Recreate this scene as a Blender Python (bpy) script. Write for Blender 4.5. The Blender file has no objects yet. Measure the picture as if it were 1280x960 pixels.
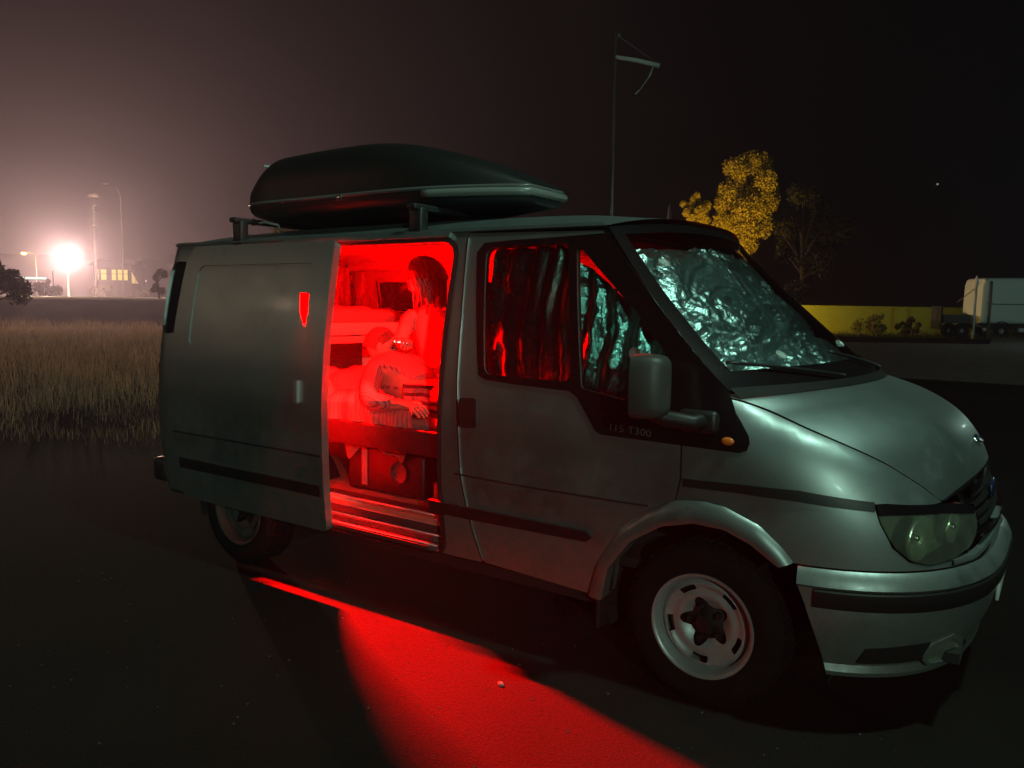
import bpy, bmesh, math, random
import numpy as np
from mathutils import Vector, Matrix, noise
from mathutils.geometry import delaunay_2d_cdt

random.seed(7)
rng = np.random.default_rng(7)
SC = bpy.context.scene
COL = SC.collection

# ------------------------------------------------------------------ camera
cam_d = bpy.data.cameras.new("camera")
cam = bpy.data.objects.new("camera", cam_d)
COL.objects.link(cam)
_r = (0.821822, 0.569535, 0.015462)
_u = (-0.068427, 0.071724, 0.995075)
_f = (-0.565620, 0.818832, -0.097915)
cam.matrix_world = Matrix(((_r[0], _u[0], -_f[0], 1.1117), (_r[1], _u[1], -_f[1], -3.8983),
                           (_r[2], _u[2], -_f[2], 1.5839), (0, 0, 0, 1)))
cam_d.sensor_width = 36.0
cam_d.lens = 998.4 / 1280 * 36.0
cam_d.clip_start = 0.05
cam_d.clip_end = 4000
SC.camera = cam

# ------------------------------------------------------------------ world, exposure
world = bpy.data.worlds.new("World")
SC.world = world
world.use_nodes = True
wn = world.node_tree
sky_n = wn.nodes.new("ShaderNodeTexSky")
sky_n.sky_type = 'NISHITA'
sky_n.sun_disc = False
sky_n.sun_elevation = math.radians(-7.0)
sky_n.sun_rotation = math.radians(60)
bg = wn.nodes["Background"]
wn.links.new(sky_n.outputs[0], bg.inputs[0])
bg.inputs[1].default_value = 0.10
SC.view_settings.view_transform = 'Standard'
SC.view_settings.look = 'None'
SC.view_settings.exposure = 0
SC.view_settings.gamma = 1
SC.cycles.volume_bounces = 1
SC.cycles.max_bounces = 8
SC.cycles.sample_clamp_indirect = 6

# tunables for the lamps of the place and the added side fill
YARD_W = 80000.0
GREEN_W = 900.0
GREEN2_W = 1150.0
SIDE_FILL_W = 80.0
TREE_W = 7500.0
WALL_W = 1000.0
RED_W = 4500.0
HAZE = 0.0014
GREEN_POS = (5.6, -3.6)

# ------------------------------------------------------------------ helpers
def lin(c):
    return tuple(((v / 255) / 12.92 if v / 255 <= .04045 else ((v / 255 + .055) / 1.055) ** 2.4) for v in c)

def mat(name, base=(.5, .5, .5), rough=.6, metal=0., coat=0., emit=None, es=0., var=.0, vscale=6., bump=0., bscale=40.,
        spec=.5, trans=0., alpha=1., sheen=0., rvar=0.):
    m = bpy.data.materials.new(name)
    m.use_nodes = True
    nt = m.node_tree
    b = nt.nodes["Principled BSDF"]
    b.inputs["Base Color"].default_value = (*base, 1)
    b.inputs["Roughness"].default_value = rough
    b.inputs["Metallic"].default_value = metal
    b.inputs["Coat Weight"].default_value = coat
    b.inputs["Coat Roughness"].default_value = .12
    b.inputs["Specular IOR Level"].default_value = spec
    b.inputs["Transmission Weight"].default_value = trans
    b.inputs["Alpha"].default_value = alpha
    b.inputs["Sheen Weight"].default_value = sheen
    if emit:
        b.inputs["Emission Color"].default_value = (*emit, 1)
        b.inputs["Emission Strength"].default_value = es
    tc = nt.nodes.new("ShaderNodeTexCoord")
    if var or rvar:
        n = nt.nodes.new("ShaderNodeTexNoise")
        n.inputs["Scale"].default_value = vscale
        n.inputs["Detail"].default_value = 6
        n.inputs["Roughness"].default_value = .65
        nt.links.new(tc.outputs["Object"], n.inputs["Vector"])
        if var:
            r = nt.nodes.new("ShaderNodeMix"); r.data_type = 'RGBA'
            r.inputs["A"].default_value = (*[c * (1 - var) for c in base], 1)
            r.inputs["B"].default_value = (*[min(1, c * (1 + var)) for c in base], 1)
            nt.links.new(n.outputs["Fac"], r.inputs["Factor"])
            nt.links.new(r.outputs["Result"], b.inputs["Base Color"])
        if rvar:
            mr = nt.nodes.new("ShaderNodeMapRange")
            mr.inputs["From Min"].default_value = .3; mr.inputs["From Max"].default_value = .7
            mr.inputs["To Min"].default_value = max(0, rough - rvar); mr.inputs["To Max"].default_value = min(1, rough + rvar)
            nt.links.new(n.outputs["Fac"], mr.inputs["Value"])
            nt.links.new(mr.outputs["Result"], b.inputs["Roughness"])
    if bump:
        n2 = nt.nodes.new("ShaderNodeTexNoise")
        n2.inputs["Scale"].default_value = bscale
        n2.inputs["Detail"].default_value = 4
        nt.links.new(tc.outputs["Object"], n2.inputs["Vector"])
        bp = nt.nodes.new("ShaderNodeBump")
        bp.inputs["Strength"].default_value = bump
        bp.inputs["Distance"].default_value = .02
        nt.links.new(n2.outputs["Fac"], bp.inputs["Height"])
        nt.links.new(bp.outputs["Normal"], b.inputs["Normal"])
    return m

def stripe_mat(name, a, b_, scale, axis='X', rough=.85, width=.5, warp=1.2):
    m = mat(name, a, rough)
    nt = m.node_tree
    b = nt.nodes["Principled BSDF"]
    tc = nt.nodes.new("ShaderNodeTexCoord")
    w = nt.nodes.new("ShaderNodeTexWave")
    w.bands_direction = axis
    w.inputs["Scale"].default_value = scale
    w.inputs["Distortion"].default_value = warp
    w.inputs["Detail Scale"].default_value = 1.5
    nt.links.new(tc.outputs["Object"], w.inputs["Vector"])
    r = nt.nodes.new("ShaderNodeValToRGB")
    r.color_ramp.elements[0].position = width - .06
    r.color_ramp.elements[0].color = (*a, 1)
    r.color_ramp.elements[1].position = width + .06
    r.color_ramp.elements[1].color = (*b_, 1)
    nt.links.new(w.outputs["Fac"], r.inputs["Fac"])
    nt.links.new(r.outputs["Color"], b.inputs["Base Color"])
    return m

def glass_mat(name, tint=(.9, .95, .93), rough=.02, refl=.9):
    m = bpy.data.materials.new(name)
    m.use_nodes = True
    nt = m.node_tree
    nt.nodes.clear()
    out = nt.nodes.new("ShaderNodeOutputMaterial")
    mx = nt.nodes.new("ShaderNodeMixShader")
    tr = nt.nodes.new("ShaderNodeBsdfTransparent")
    gl = nt.nodes.new("ShaderNodeBsdfGlossy")
    fr = nt.nodes.new("ShaderNodeFresnel")
    fr.inputs["IOR"].default_value = 1.45
    tr.inputs["Color"].default_value = (*tint, 1)
    gl.inputs["Roughness"].default_value = rough
    gl.inputs["Color"].default_value = (refl, refl, refl, 1)
    nt.links.new(fr.outputs[0], mx.inputs[0])
    nt.links.new(tr.outputs[0], mx.inputs[1])
    nt.links.new(gl.outputs[0], mx.inputs[2])
    nt.links.new(mx.outputs[0], out.inputs[0])
    return m

def tag(o, label=None, cat=None, group=None, kind=None):
    if label: o["label"] = label
    if cat: o["category"] = cat
    if group: o["group"] = group
    if kind: o["kind"] = kind
    return o

def thing(name, label, cat, loc=(0, 0, 0), group=None, rz=0.):
    o = bpy.data.objects.new(name, None)
    COL.objects.link(o)
    o.location = loc
    o.rotation_euler = (0, 0, rz)
    o.empty_display_size = .2
    return tag(o, label, cat, group)

def link(name, me, m, parent=None, smooth=True):
    if m is not None and len(me.materials) == 0:
        me.materials.append(m)
    o = bpy.data.objects.new(name, me)
    COL.objects.link(o)
    if parent is not None:
        o.parent = parent
    if smooth and len(me.polygons):
        me.polygons.foreach_set("use_smooth", [True] * len(me.polygons))
    return o

def pydata(name, v, f, m, parent=None, smooth=False):
    me = bpy.data.meshes.new(name)
    me.from_pydata([tuple(map(float, p)) for p in v], [], [tuple(map(int, q)) for q in f])
    me.update()
    return link(name, me, m, parent, smooth)

class MB:
    """collects shapes into one mesh"""
    def __init__(s):
        s.v = []; s.f = []
    def add(s, v, f):
        k = len(s.v)
        s.v += [tuple(p) for p in v]
        s.f += [tuple(i + k for i in q) for q in f]
        return s
    def box(s, c, d, rz=0., bev=0., ry=0., rx=0.):
        bm = bmesh.new()
        bmesh.ops.create_cube(bm, size=1)
        for v in bm.verts:
            v.co = Vector((v.co.x * d[0], v.co.y * d[1], v.co.z * d[2]))
        if bev:
            bmesh.ops.bevel(bm, geom=list(bm.edges), offset=bev, segments=2, affect='EDGES', profile=.5)
        M = Matrix.Translation(c) @ Matrix.Rotation(rz, 4, 'Z') @ Matrix.Rotation(ry, 4, 'Y') @ Matrix.Rotation(rx, 4, 'X')
        bm.transform(M)
        bm.verts.index_update()
        s.add([v.co[:] for v in bm.verts], [[v.index for v in f.verts] for f in bm.faces])
        bm.free()
        return s
    def tube(s, pts, r, n=8, cap=True):
        pts = [Vector(p) for p in pts]
        rs = r if isinstance(r, (list, tuple)) else [r] * len(pts)
        rings = []
        up = None
        for i, p in enumerate(pts):
            t = (pts[min(i + 1, len(pts) - 1)] - pts[max(i - 1, 0)]).normalized()
            if up is None:
                up = Vector((0, 0, 1)) if abs(t.z) < .9 else Vector((1, 0, 0))
            a = t.cross(up).normalized()
            b = a.cross(t).normalized()
            up = b
            rings.append([(p + (a * math.cos(2 * math.pi * k / n) + b * math.sin(2 * math.pi * k / n)) * rs[i])[:] for k in range(n)])
        v = [q for g in rings for q in g]
        f = []
        for i in range(len(pts) - 1):
            for k in range(n):
                f.append((i * n + k, i * n + (k + 1) % n, (i + 1) * n + (k + 1) % n, (i + 1) * n + k))
        if cap:
            f.append(tuple(reversed(range(n))))
            f.append(tuple((len(pts) - 1) * n + k for k in range(n)))
        return s.add(v, f)
    def lathe(s, prof, n=32, M=None, close=False):
        v = []; f = []
        for (r, z) in prof:
            for k in range(n):
                a = 2 * math.pi * k / n
                v.append(Vector((r * math.cos(a), r * math.sin(a), z)))
        L = len(prof)
        for i in range(L - 1 + (1 if close else 0)):
            j = (i + 1) % L
            for k in range(n):
                f.append((i * n + k, i * n + (k + 1) % n, j * n + (k + 1) % n, j * n + k))
        if M is not None:
            v = [M @ p for p in v]
        return s.add([p[:] for p in v], f)
    def ell(s, c, r, n=16, M=None, squish=1., nz=0., sc=3., seed=0):
        v = []; f = []
        m = n // 2
        for i in range(m + 1):
            ph = -math.pi / 2 + math.pi * i / m
            for k in range(n):
                a = 2 * math.pi * k / n
                d = Vector((math.cos(a) * math.cos(ph), math.sin(a) * math.cos(ph), math.sin(ph)))
                e = Vector([math.copysign(abs(q) ** squish, q) for q in d])
                p = Vector((e.x * r[0], e.y * r[1], e.z * r[2]))
                if nz:
                    p += d * nz * noise.fractal(p * sc + Vector((seed * 7.1, seed * 3.3, seed)), .8, 2, 4)
                if M is not None: p = M @ p
                v.append((p + Vector(c))[:])
        for i in range(m):
            for k in range(n):
                f.append((i * n + k, i * n + (k + 1) % n, (i + 1) * n + (k + 1) % n, (i + 1) * n + k))
        return s.add(v, f)
    def build(s, name, m, parent=None, smooth=True, sharp=None):
        o = pydata(name, s.v, s.f, m, parent, smooth)
        if smooth and sharp is not None:
            o.data.set_sharp_from_angle(angle=math.radians(sharp))
        return o

def copy_tree(o, parent=None):
    c = o.copy()
    COL.objects.link(c)
    c.parent = parent
    for ch in list(o.children):
        copy_tree(ch, c)
    return c

# ------------------------------------------------------------------ materials
M_ = {}
M_['paint'] = mat("silver_paint", (.30, .335, .33), .43, metal=.88, coat=.05, var=.05, vscale=2.5, rvar=.05)
def dirty(m):
    nt = m.node_tree; b = nt.nodes["Principled BSDF"]
    tc = nt.nodes.new("ShaderNodeTexCoord"); sp = nt.nodes.new("ShaderNodeSeparateXYZ"); nt.links.new(tc.outputs["Object"], sp.inputs[0])
    n = nt.nodes.new("ShaderNodeTexNoise"); n.inputs["Scale"].default_value = 5; n.inputs["Detail"].default_value = 9; n.inputs["Roughness"].default_value = .75
    nt.links.new(tc.outputs["Object"], n.inputs["Vector"])
    mr = nt.nodes.new("ShaderNodeMapRange"); mr.inputs["From Min"].default_value = .30; mr.inputs["From Max"].default_value = 1.0; mr.inputs["To Min"].default_value = .30; mr.inputs["To Max"].default_value = -.06
    nt.links.new(sp.outputs["Z"], mr.inputs["Value"])
    ad = nt.nodes.new("ShaderNodeMath"); ad.operation = 'ADD'; nt.links.new(n.outputs["Fac"], ad.inputs[0]); nt.links.new(mr.outputs["Result"], ad.inputs[1])
    cr = nt.nodes.new("ShaderNodeMapRange"); cr.inputs["From Min"].default_value = .50; cr.inputs["From Max"].default_value = .86; cr.inputs["To Max"].default_value = .75
    nt.links.new(ad.outputs[0], cr.inputs["Value"])
    old = b.inputs["Base Color"].links[0].from_socket
    mx = nt.nodes.new("ShaderNodeMix"); mx.data_type = 'RGBA'; mx.inputs["B"].default_value = (.10, .085, .065, 1)
    nt.links.new(old, mx.inputs["A"]); nt.links.new(cr.outputs["Result"], mx.inputs["Factor"]); nt.links.new(mx.outputs["Result"], b.inputs["Base Color"])
    mm = nt.nodes.new("ShaderNodeMapRange"); mm.inputs["To Min"].default_value = .88; mm.inputs["To Max"].default_value = .25
    nt.links.new(cr.outputs["Result"], mm.inputs["Value"]); nt.links.new(mm.outputs["Result"], b.inputs["Metallic"])
    n3 = nt.nodes.new("ShaderNodeTexNoise"); n3.inputs["Scale"].default_value = 1.6; n3.inputs["Detail"].default_value = 2; nt.links.new(tc.outputs["Object"], n3.inputs["Vector"])
    bp = nt.nodes.new("ShaderNodeBump"); bp.inputs["Strength"].default_value = .12; bp.inputs["Distance"].default_value = .02
    nt.links.new(n3.outputs["Fac"], bp.inputs["Height"]); nt.links.new(bp.outputs["Normal"], b.inputs["Normal"])
dirty(M_['paint'])
M_['black_plastic'] = mat("black_plastic", (.012, .012, .012), .45, var=.2, vscale=30, bump=.05, bscale=300)
M_['gloss_black'] = mat("gloss_black_trim", (.006, .006, .007), .22)
M_['rubber'] = mat("rubber", (.01, .01, .01), .7, bump=.1, bscale=120)
M_['tyre'] = mat("tyre_rubber", (.006, .006, .006), .9, spec=.2, var=.3, vscale=12, bump=.2, bscale=60)
M_['rim'] = mat("steel_rim", (.42, .43, .43), .42, metal=.55, var=.15, vscale=14, rvar=.1)
M_['dark'] = mat("dark_underbody", (.008, .008, .008), .9)
M_['chrome'] = mat("chrome", (.75, .77, .78), .12, metal=1.)
M_['badge'] = mat("badge_blue", (.01, .02, .06), .25, coat=.5)
M_['glass'] = glass_mat("window_glass")
M_['lens'] = glass_mat("headlight_lens", (.86, .92, .80), .03, 1.)
_nt = M_['lens'].node_tree; _o = [n for n in _nt.nodes if n.type == 'OUTPUT_MATERIAL'][0]; _src = _o.inputs[0].links[0].from_socket
_d = _nt.nodes.new("ShaderNodeBsdfDiffuse"); _d.inputs[0].default_value = (.50, .55, .42, 1); _m = _nt.nodes.new("ShaderNodeMixShader")
_tc = _nt.nodes.new("ShaderNodeTexCoord"); _nz = _nt.nodes.new("ShaderNodeTexNoise"); _nz.inputs["Scale"].default_value = 14; _nt.links.new(_tc.outputs["Object"], _nz.inputs["Vector"])
_mr = _nt.nodes.new("ShaderNodeMapRange"); _mr.inputs["To Min"].default_value = .03; _mr.inputs["To Max"].default_value = .15; _nt.links.new(_nz.outputs["Fac"], _mr.inputs["Value"])
_nt.links.new(_mr.outputs["Result"], _m.inputs[0]); _nt.links.new(_src, _m.inputs[1]); _nt.links.new(_d.outputs[0], _m.inputs[2]); _nt.links.new(_m.outputs[0], _o.inputs[0])
M_['reflector'] = mat("reflector", (.62, .68, .52), .28, metal=.85, bump=.3, bscale=25)
M_['foil'] = mat("crinkled_foil", (.22, .62, .58), .25, metal=1., bump=.25, bscale=55)
M_['cup'] = mat("suction_cup", (.55, .58, .55), .35, trans=.2)
M_['tint'] = mat("tinted_glass", (.01, .01, .012), .08, coat=.3)
M_['orange'] = mat("orange_lens", (.75, .16, .02), .25, coat=.6)
M_['red_lens'] = mat("red_lens", (.4, .01, .01), .2, coat=.5)
M_['lining'] = mat("pale_lining", (.52, .30, .26), .75, var=.10, vscale=5, bump=.06, bscale=60)
M_['floor'] = mat("wood_floor", (.24, .18, .13), .6, var=.2, vscale=9)
M_['sill'] = mat("sill_plastic", (.03, .03, .03), .45, var=.2)
M_['sill_edge'] = mat("sill_edge_alu", (.5, .5, .5), .35, metal=.6)

# ------------------------------------------------------------------ van surface
def pchip(xs, ys):
    xs = np.array(xs, float); ys = np.array(ys, float); h = np.diff(xs); d = np.diff(ys) / h
    m = np.zeros(len(xs)); m[0] = d[0]; m[-1] = d[-1]
    for i in range(1, len(xs) - 1):
        if d[i - 1] * d[i] > 0:
            w1 = 2 * h[i] + h[i - 1]; w2 = h[i] + 2 * h[i - 1]
            m[i] = (w1 + w2) / (w1 / d[i - 1] + w2 / d[i])
    def f(x):
        x = np.clip(np.asarray(x, float), xs[0], xs[-1])
        i = np.clip(np.searchsorted(xs, x) - 1, 0, len(xs) - 2)
        t = (x - xs[i]) / h[i]
        return (ys[i] * (1 + 2 * t) * (1 - t) ** 2 + h[i] * m[i] * t * (1 - t) ** 2
                + ys[i + 1] * t * t * (3 - 2 * t) + h[i] * m[i + 1] * t * t * (t - 1))
    return f

bz = pchip([.22, .30, .40, .52, .65, .8, 1.0, 1.2, 1.35, 1.5, 1.7, 1.85, 1.93, 1.97],
           [.915, .93, .945, .962, .976, .985, .986, .974, .955, .93, .888, .850, .825, .80])
xfz = pchip([.2, .3, .42, .55, .64, .75, .88, .98, 1.1, 1.3], [.84, .88, .91, .935, .94, .925, .89, .85, .80, .70])
X0 = .12; NEXP = 2.7
_th = np.linspace(0, np.pi / 2, 4001)
_cx = np.sin(_th) ** (2 / NEXP); _cy = np.cos(_th) ** (2 / NEXP)
_s = np.r_[0, np.cumsum(np.hypot(np.diff(_cx) * .82, np.diff(_cy) * .97))]
LEN = float(_s[-1]); UE = X0 + LEN
zseam = pchip([0.0, .08, .402, .742, .90, 1.0, 1.2, UE], [1.262, 1.245, 1.16, 1.043, .953, .888, .92, .965])
shp = pchip([-.25, .0, .3, .8, 1.0, 1.3, UE], [.0, .03, .15, .10, .05, .03, .02])

def S(u, z, off=0.0, normal=True):
    u = np.asarray(u, float); z = np.asarray(z, float)
    b = bz(z)
    h = .30
    t = np.clip((z - (zseam(u) - h)) / h, 0, 1.0) * .985
    ins = shp(u) * (1 - np.sqrt(1 - t * t))
    w = np.clip((u - X0) / LEN, 0, 1)
    cx = np.interp(w * LEN, _s, _cx); cy = np.interp(w * LEN, _s, _cy)
    x = np.where(u <= X0, u, X0 + (xfz(z) - X0) * cx)
    bb = b * np.where(u <= X0, 1., cy)
    d = np.clip(-3.62 - u, 0, .158)
    bb = bb - (.16 - np.sqrt(np.maximum(.16 ** 2 - d * d, 0))) * .9
    x = x - ins * w
    y = -(bb - ins * (1 - w))
    p = np.stack([x, y, z + 0 * u], -1)
    if not normal:
        return p
    e = 2e-3
    du = S(np.minimum(u + e, UE), z, 0, False) - S(u - e, z, 0, False)
    dz = S(u, z + e, 0, False) - S(u, z - e, 0, False)
    n = np.cross(du, dz)
    n /= np.linalg.norm(n, axis=-1, keepdims=True) + 1e-12
    off = np.asarray(off, float)
    return p + n * off[..., None], n

def inpoly(P, poly):
    P = np.asarray(P); poly = np.asarray(poly)
    x, y = P[:, 0], P[:, 1]
    c = np.zeros(len(P), bool)
    j = len(poly) - 1
    for i in range(len(poly)):
        xi, yi = poly[i]; xj, yj = poly[j]
        if yi != yj:
            c ^= ((yi > y) != (yj > y)) & (x < (xj - xi) * (y - yi) / (yj - yi) + xi)
        j = i
    return c

def densify(poly, step):
    out = []
    n = len(poly)
    for i in range(n):
        a = np.array(poly[i], float); b = np.array(poly[(i + 1) % n], float)
        k = max(1, int(math.ceil(np.hypot(*(b - a)) / step)))
        for q in range(k):
            out.append(tuple(a + (b - a) * q / k))
    return out

def rounded(poly, r, n=4):
    """round the corners of a polygon"""
    out = []
    N = len(poly)
    for i in range(N):
        p = Vector(poly[i]); a = Vector(poly[i - 1]) - p; b = Vector(poly[(i + 1) % N]) - p
        ang = a.angle(b)
        if ang > math.radians(165):
            out.append(tuple(p)); continue
        d = min(r / math.tan(ang / 2), a.length * .48, b.length * .48)
        p0 = p + a.normalized() * d; p1 = p + b.normalized() * d
        for k in range(n + 1):
            t = k / n
            out.append(tuple(p0 * (1 - t) ** 2 + p * 2 * t * (1 - t) + p1 * t * t))
    return out

def area(poly):
    p = np.asarray(poly)
    return .5 * np.sum(p[:, 0] * np.roll(p[:, 1], -1) - np.roll(p[:, 0], -1) * p[:, 1])

def panel_geo(outer, holes=(), off=0., depth=.012, step=.05, side=1, disp=None):
    if area(outer) < 0: outer = list(reversed(outer))
    holes = [h if area(h) < 0 else list(reversed(h)) for h in holes]
    loops = [densify(p, step) for p in [outer] + list(holes)]
    verts = []; edges = []; rng_ = []
    for lp in loops:
        k = len(verts)
        verts += lp
        edges += [(k + i, k + (i + 1) % len(lp)) for i in range(len(lp))]
        rng_.append((k, len(lp)))
    B = np.array(verts)
    lo = B.min(0); hi = B.max(0)
    gx = np.arange(lo[0] + step * .5, hi[0], step); gz = np.arange(lo[1] + step * .5, hi[1], step)
    if len(gx) and len(gz):
        G = np.stack(np.meshgrid(gx, gz), -1).reshape(-1, 2)
        keep = inpoly(G, outer)
        for h in holes: keep &= ~inpoly(G, h)
        G = G[keep]
        if len(G):
            ok = np.ones(len(G), bool)
            for a in range(0, len(G), 400):
                dd = np.sqrt(((G[a:a + 400, None] - B[None]) ** 2).sum(-1)).min(1)
                ok[a:a + 400] = dd > step * .45
            verts += [tuple(p) for p in G[ok]]
    res = delaunay_2d_cdt([Vector(p) for p in verts], edges, [], 0, 1e-7)
    V = np.array([tuple(p) for p in res[0]]); F = [tuple(f) for f in res[2]]
    C = np.array([V[list(f)].mean(0) for f in F])
    keep = inpoly(C, loops[0])
    for lp in loops[1:]: keep &= ~inpoly(C, lp)
    F = [f for f, k in zip(F, keep) if k]
    o = off(V[:, 0], V[:, 1]) if callable(off) else np.full(len(V), off)
    if disp is not None: o = o + disp(V)
    P, N = S(V[:, 0], V[:, 1], o)
    P = [tuple(p) for p in P]; N = [tuple(n) for n in N]
    if disp is not None: N = None
    if depth:
        for lp in loops:
            L = np.array(lp)
            oo = off(L[:, 0], L[:, 1]) if callable(off) else np.full(len(L), off)
            A, nn = S(L[:, 0], L[:, 1], oo)
            Bk, _ = S(L[:, 0], L[:, 1], oo - depth)
            k = len(P); n = len(L)
            for i in range(n):
                j = (i + 1) % n
                e = A[j] - A[i]
                wn_ = np.cross(e, nn[i]); wn_ = wn_ / (np.linalg.norm(wn_) + 1e-12)
                b0 = len(P)
                P += [tuple(A[i]), tuple(A[j]), tuple(Bk[j]), tuple(Bk[i])]
                if N is not None: N += [tuple(wn_)] * 4
                F.append((b0, b0 + 3, b0 + 2, b0 + 1))
    if side < 0:
        P = [(p[0], -p[1], p[2]) for p in P]
        F = [tuple(reversed(f)) for f in F]
        if N is not None: N = [(n[0], -n[1], n[2]) for n in N]
    return P, F, N

def panel(name, outer, m, parent, holes=(), off=0., depth=.012, step=.05, sides=(1,), disp=None):
    P = []; F = []; N = []
    for sd in sides:
        p, f, n = panel_geo(outer, holes, off, depth, step, sd, disp)
        k = len(P)
        P += p; F += [tuple(i + k for i in q) for q in f]
        if n is None: N = None
        elif N is not None: N += n
    me = bpy.data.meshes.new(name)
    me.from_pydata(P, [], F)
    me.update()
    o = link(name, me, m, parent, True)
    if N is not None:
        me.normals_split_custom_set_from_vertices(N)
    return o

def sweep(name, prof, u0, u1, m, parent, n=90, both=True, zf=None, start=None):
    """profile of (z, off) pairs swept along the body from u0 to u1 and, if both, on round the other side"""
    us = np.linspace(u0, u1, n)
    V = []; F = []
    L = len(prof)
    def ring(u, sgn):
        for (z, o) in prof:
            zz = z + (zf(u, z) if zf else 0)
            us_ = u + (start(z) * (u1 - u) / (u1 - u0) if start else 0)
            p, _ = S(np.array([us_]), np.array([zz]), np.array([o]))
            V.append((p[0][0], p[0][1] * sgn, p[0][2]))
    cols = [(u, 1) for u in us]
    if both: cols += [(u, -1) for u in us[::-1][1:]]
    for u, sg in cols: ring(u, sg)
    for i in range(len(cols) - 1):
        for j in range(L - 1):
            F.append((i * L + j, (i + 1) * L + j, (i + 1) * L + j + 1, i * L + j + 1))
    o = pydata(name, V, F, m, parent, True)
    o.data.set_sharp_from_angle(angle=math.radians(35))
    return o

def gridmesh(name, fn, ni, nj, m, parent, flip=False):
    V = []; F = []
    for i in range(ni):
        for j in range(nj):
            V.append(tuple(fn(i / (ni - 1), j / (nj - 1))))
    for i in range(ni - 1):
        for j in range(nj - 1):
            q = (i * nj + j, (i + 1) * nj + j, (i + 1) * nj + j + 1, i * nj + j + 1)
            F.append(tuple(reversed(q)) if flip else q)
    return pydata(name, V, F, m, parent, True)

# ------------------------------------------------------------------ the van
van = thing("silver_van", "silver panel van with red light in its open side door", "van", (0, 0, 0))

SEAM = [(-1.277, 1.925), (-1.239, 1.512), (-1.226, 1.212), (-1.206, .984), (-1.196, .817), (-1.163, .647), (-1.129, .511), (-1.089, .386)]
ARCH_IN = [(-.437, .345), (-.40, .495), (-.296, .632), (-.155, .722), (-.021, .757), (.1, .752), (.2, .715), (.3, .645), (.373, .538), (.44, .404), (.494, .27)]
ARCH_OUT = [(-.516, .344), (-.469, .491), (-.351, .674), (-.225, .773), (-.107, .83), (.0, .845), (.09, .836), (.229, .785), (.31, .716), (.35, .665)]
APIL = [(.06, 1.257), (-.11, 1.45), (-.30, 1.66), (-.52, 1.925)]
REAR = (-2.933, .325)
def arc(c, r, a0, a1, n=24):
    return [(c[0] + r * math.cos(math.radians(a0 + (a1 - a0) * i / (n - 1))), c[1] + r * math.sin(math.radians(a0 + (a1 - a0) * i / (n - 1)))) for i in range(n)]

OPEN = rounded([(-2.62, .352), (-1.325, .352), (-1.335, 1.888), (-2.62, 1.888)], .10, 6)
BODY = ([(-3.778, .36), (-3.36, .36)] + arc(REAR, .43, 175, 5) + [(-2.50, .36), (-1.094, .37)] + list(reversed(SEAM)) + [(-1.277, 1.95), (-3.778, 1.95)])
QWIN = rounded([(-3.70, 1.36), (-3.36, 1.40), (-3.30, 1.62), (-3.38, 1.82), (-3.70, 1.84)], .10)
panel("body_side", BODY, M_['paint'], van, holes=[OPEN, QWIN], depth=.03, step=.07)
panel("body_side", BODY, M_['paint'], van, holes=[QWIN], depth=.02, step=.09, sides=(-1,))
panel("rear_window", [(-3.71, 1.35), (-3.29, 1.35), (-3.29, 1.85), (-3.71, 1.85)], M_['tint'], van, off=-.012, depth=0, step=.06)
panel("rear_window", [(-3.71, 1.35), (-3.29, 1.35), (-3.29, 1.85), (-3.71, 1.85)], M_['tint'], van, off=-.012, depth=0, step=.06, sides=(-1,))
# rubber seal round the side opening
panel("door_seal", rounded([(-2.64, .345), (-1.300, .345), (-1.306, 1.905), (-2.64, 1.905)], .11, 6), M_['rubber'], van, holes=[OPEN], off=.006, depth=.05, step=.06)

# front doors
GAP = .004
DOOR = ([(u + GAP, z) for u, z in SEAM] + [(-1.07, .374), (-.52, .347)] + ARCH_OUT[1:4] + [(-.107 - GAP, .83), (-.092 - GAP, .913), (-.092 - GAP, 1.20)]
        + [(u - .03, z - .015) for u, z in APIL[1:]] )
PANE1 = rounded([(-1.152, 1.853), (-.702, 1.864), (-.602, 1.262), (-1.07, 1.268)], .05, 5)
PANE2 = rounded([(-.662, 1.850), (-.61, 1.812), (-.317, 1.549), (-.15, 1.36), (-.20, 1.27), (-.352, 1.207), (-.555, 1.24)], .02, 3)
door = panel("front_door", DOOR, M_['paint'], van, holes=[PANE1, PANE2], depth=.03, step=.055)
door_l = panel("front_door", DOOR, M_['paint'], van, holes=[PANE1, PANE2], depth=.02, step=.09, sides=(-1,))
APER = [(-1.285, .36), (-.42, .36)] + ARCH_IN[1:6] + [(.06, .80), (.06, 1.20), (.03, 1.262)] + APIL[1:] + [(-.54, 1.955), (-1.285, 1.955)]
for sd in (1, -1):
    panel("door_aperture", APER, M_['rubber'], van, holes=[rounded([(-1.165, 1.868), (-.60, 1.872), (-.12, 1.37), (-.17, 1.24), (-.36, 1.19), (-.56, 1.225), (-1.085, 1.25)], .03)], off=-.034, depth=.01, step=.08, sides=(sd,))
TRIM = ([(-1.200, 1.83), (-1.165, 1.874), (-1.011, 1.882), (-.755, 1.888), (-.515, 1.897)] + [(-.299, 1.656), (-.109, 1.448), (.070, 1.262)]
        + [(.105, 1.189), (.172, 1.111), (.181, 1.085), (.172, 1.058), (.141, 1.046), (-.085, 1.051), (-.445, 1.056), (-.475, 1.07), (-.57, 1.2), (-.611, 1.224), (-.911, 1.234), (-1.06, 1.243), (-1.10, 1.262), (-1.113, 1.32)])
panel("window_trim", TRIM, M_['gloss_black'], door, holes=[PANE1, PANE2], off=.004, depth=.006, step=.05)
panel("window_trim", TRIM, M_['gloss_black'], door_l, holes=[PANE1, PANE2], off=.004, depth=.006, step=.09, sides=(-1,))
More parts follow.
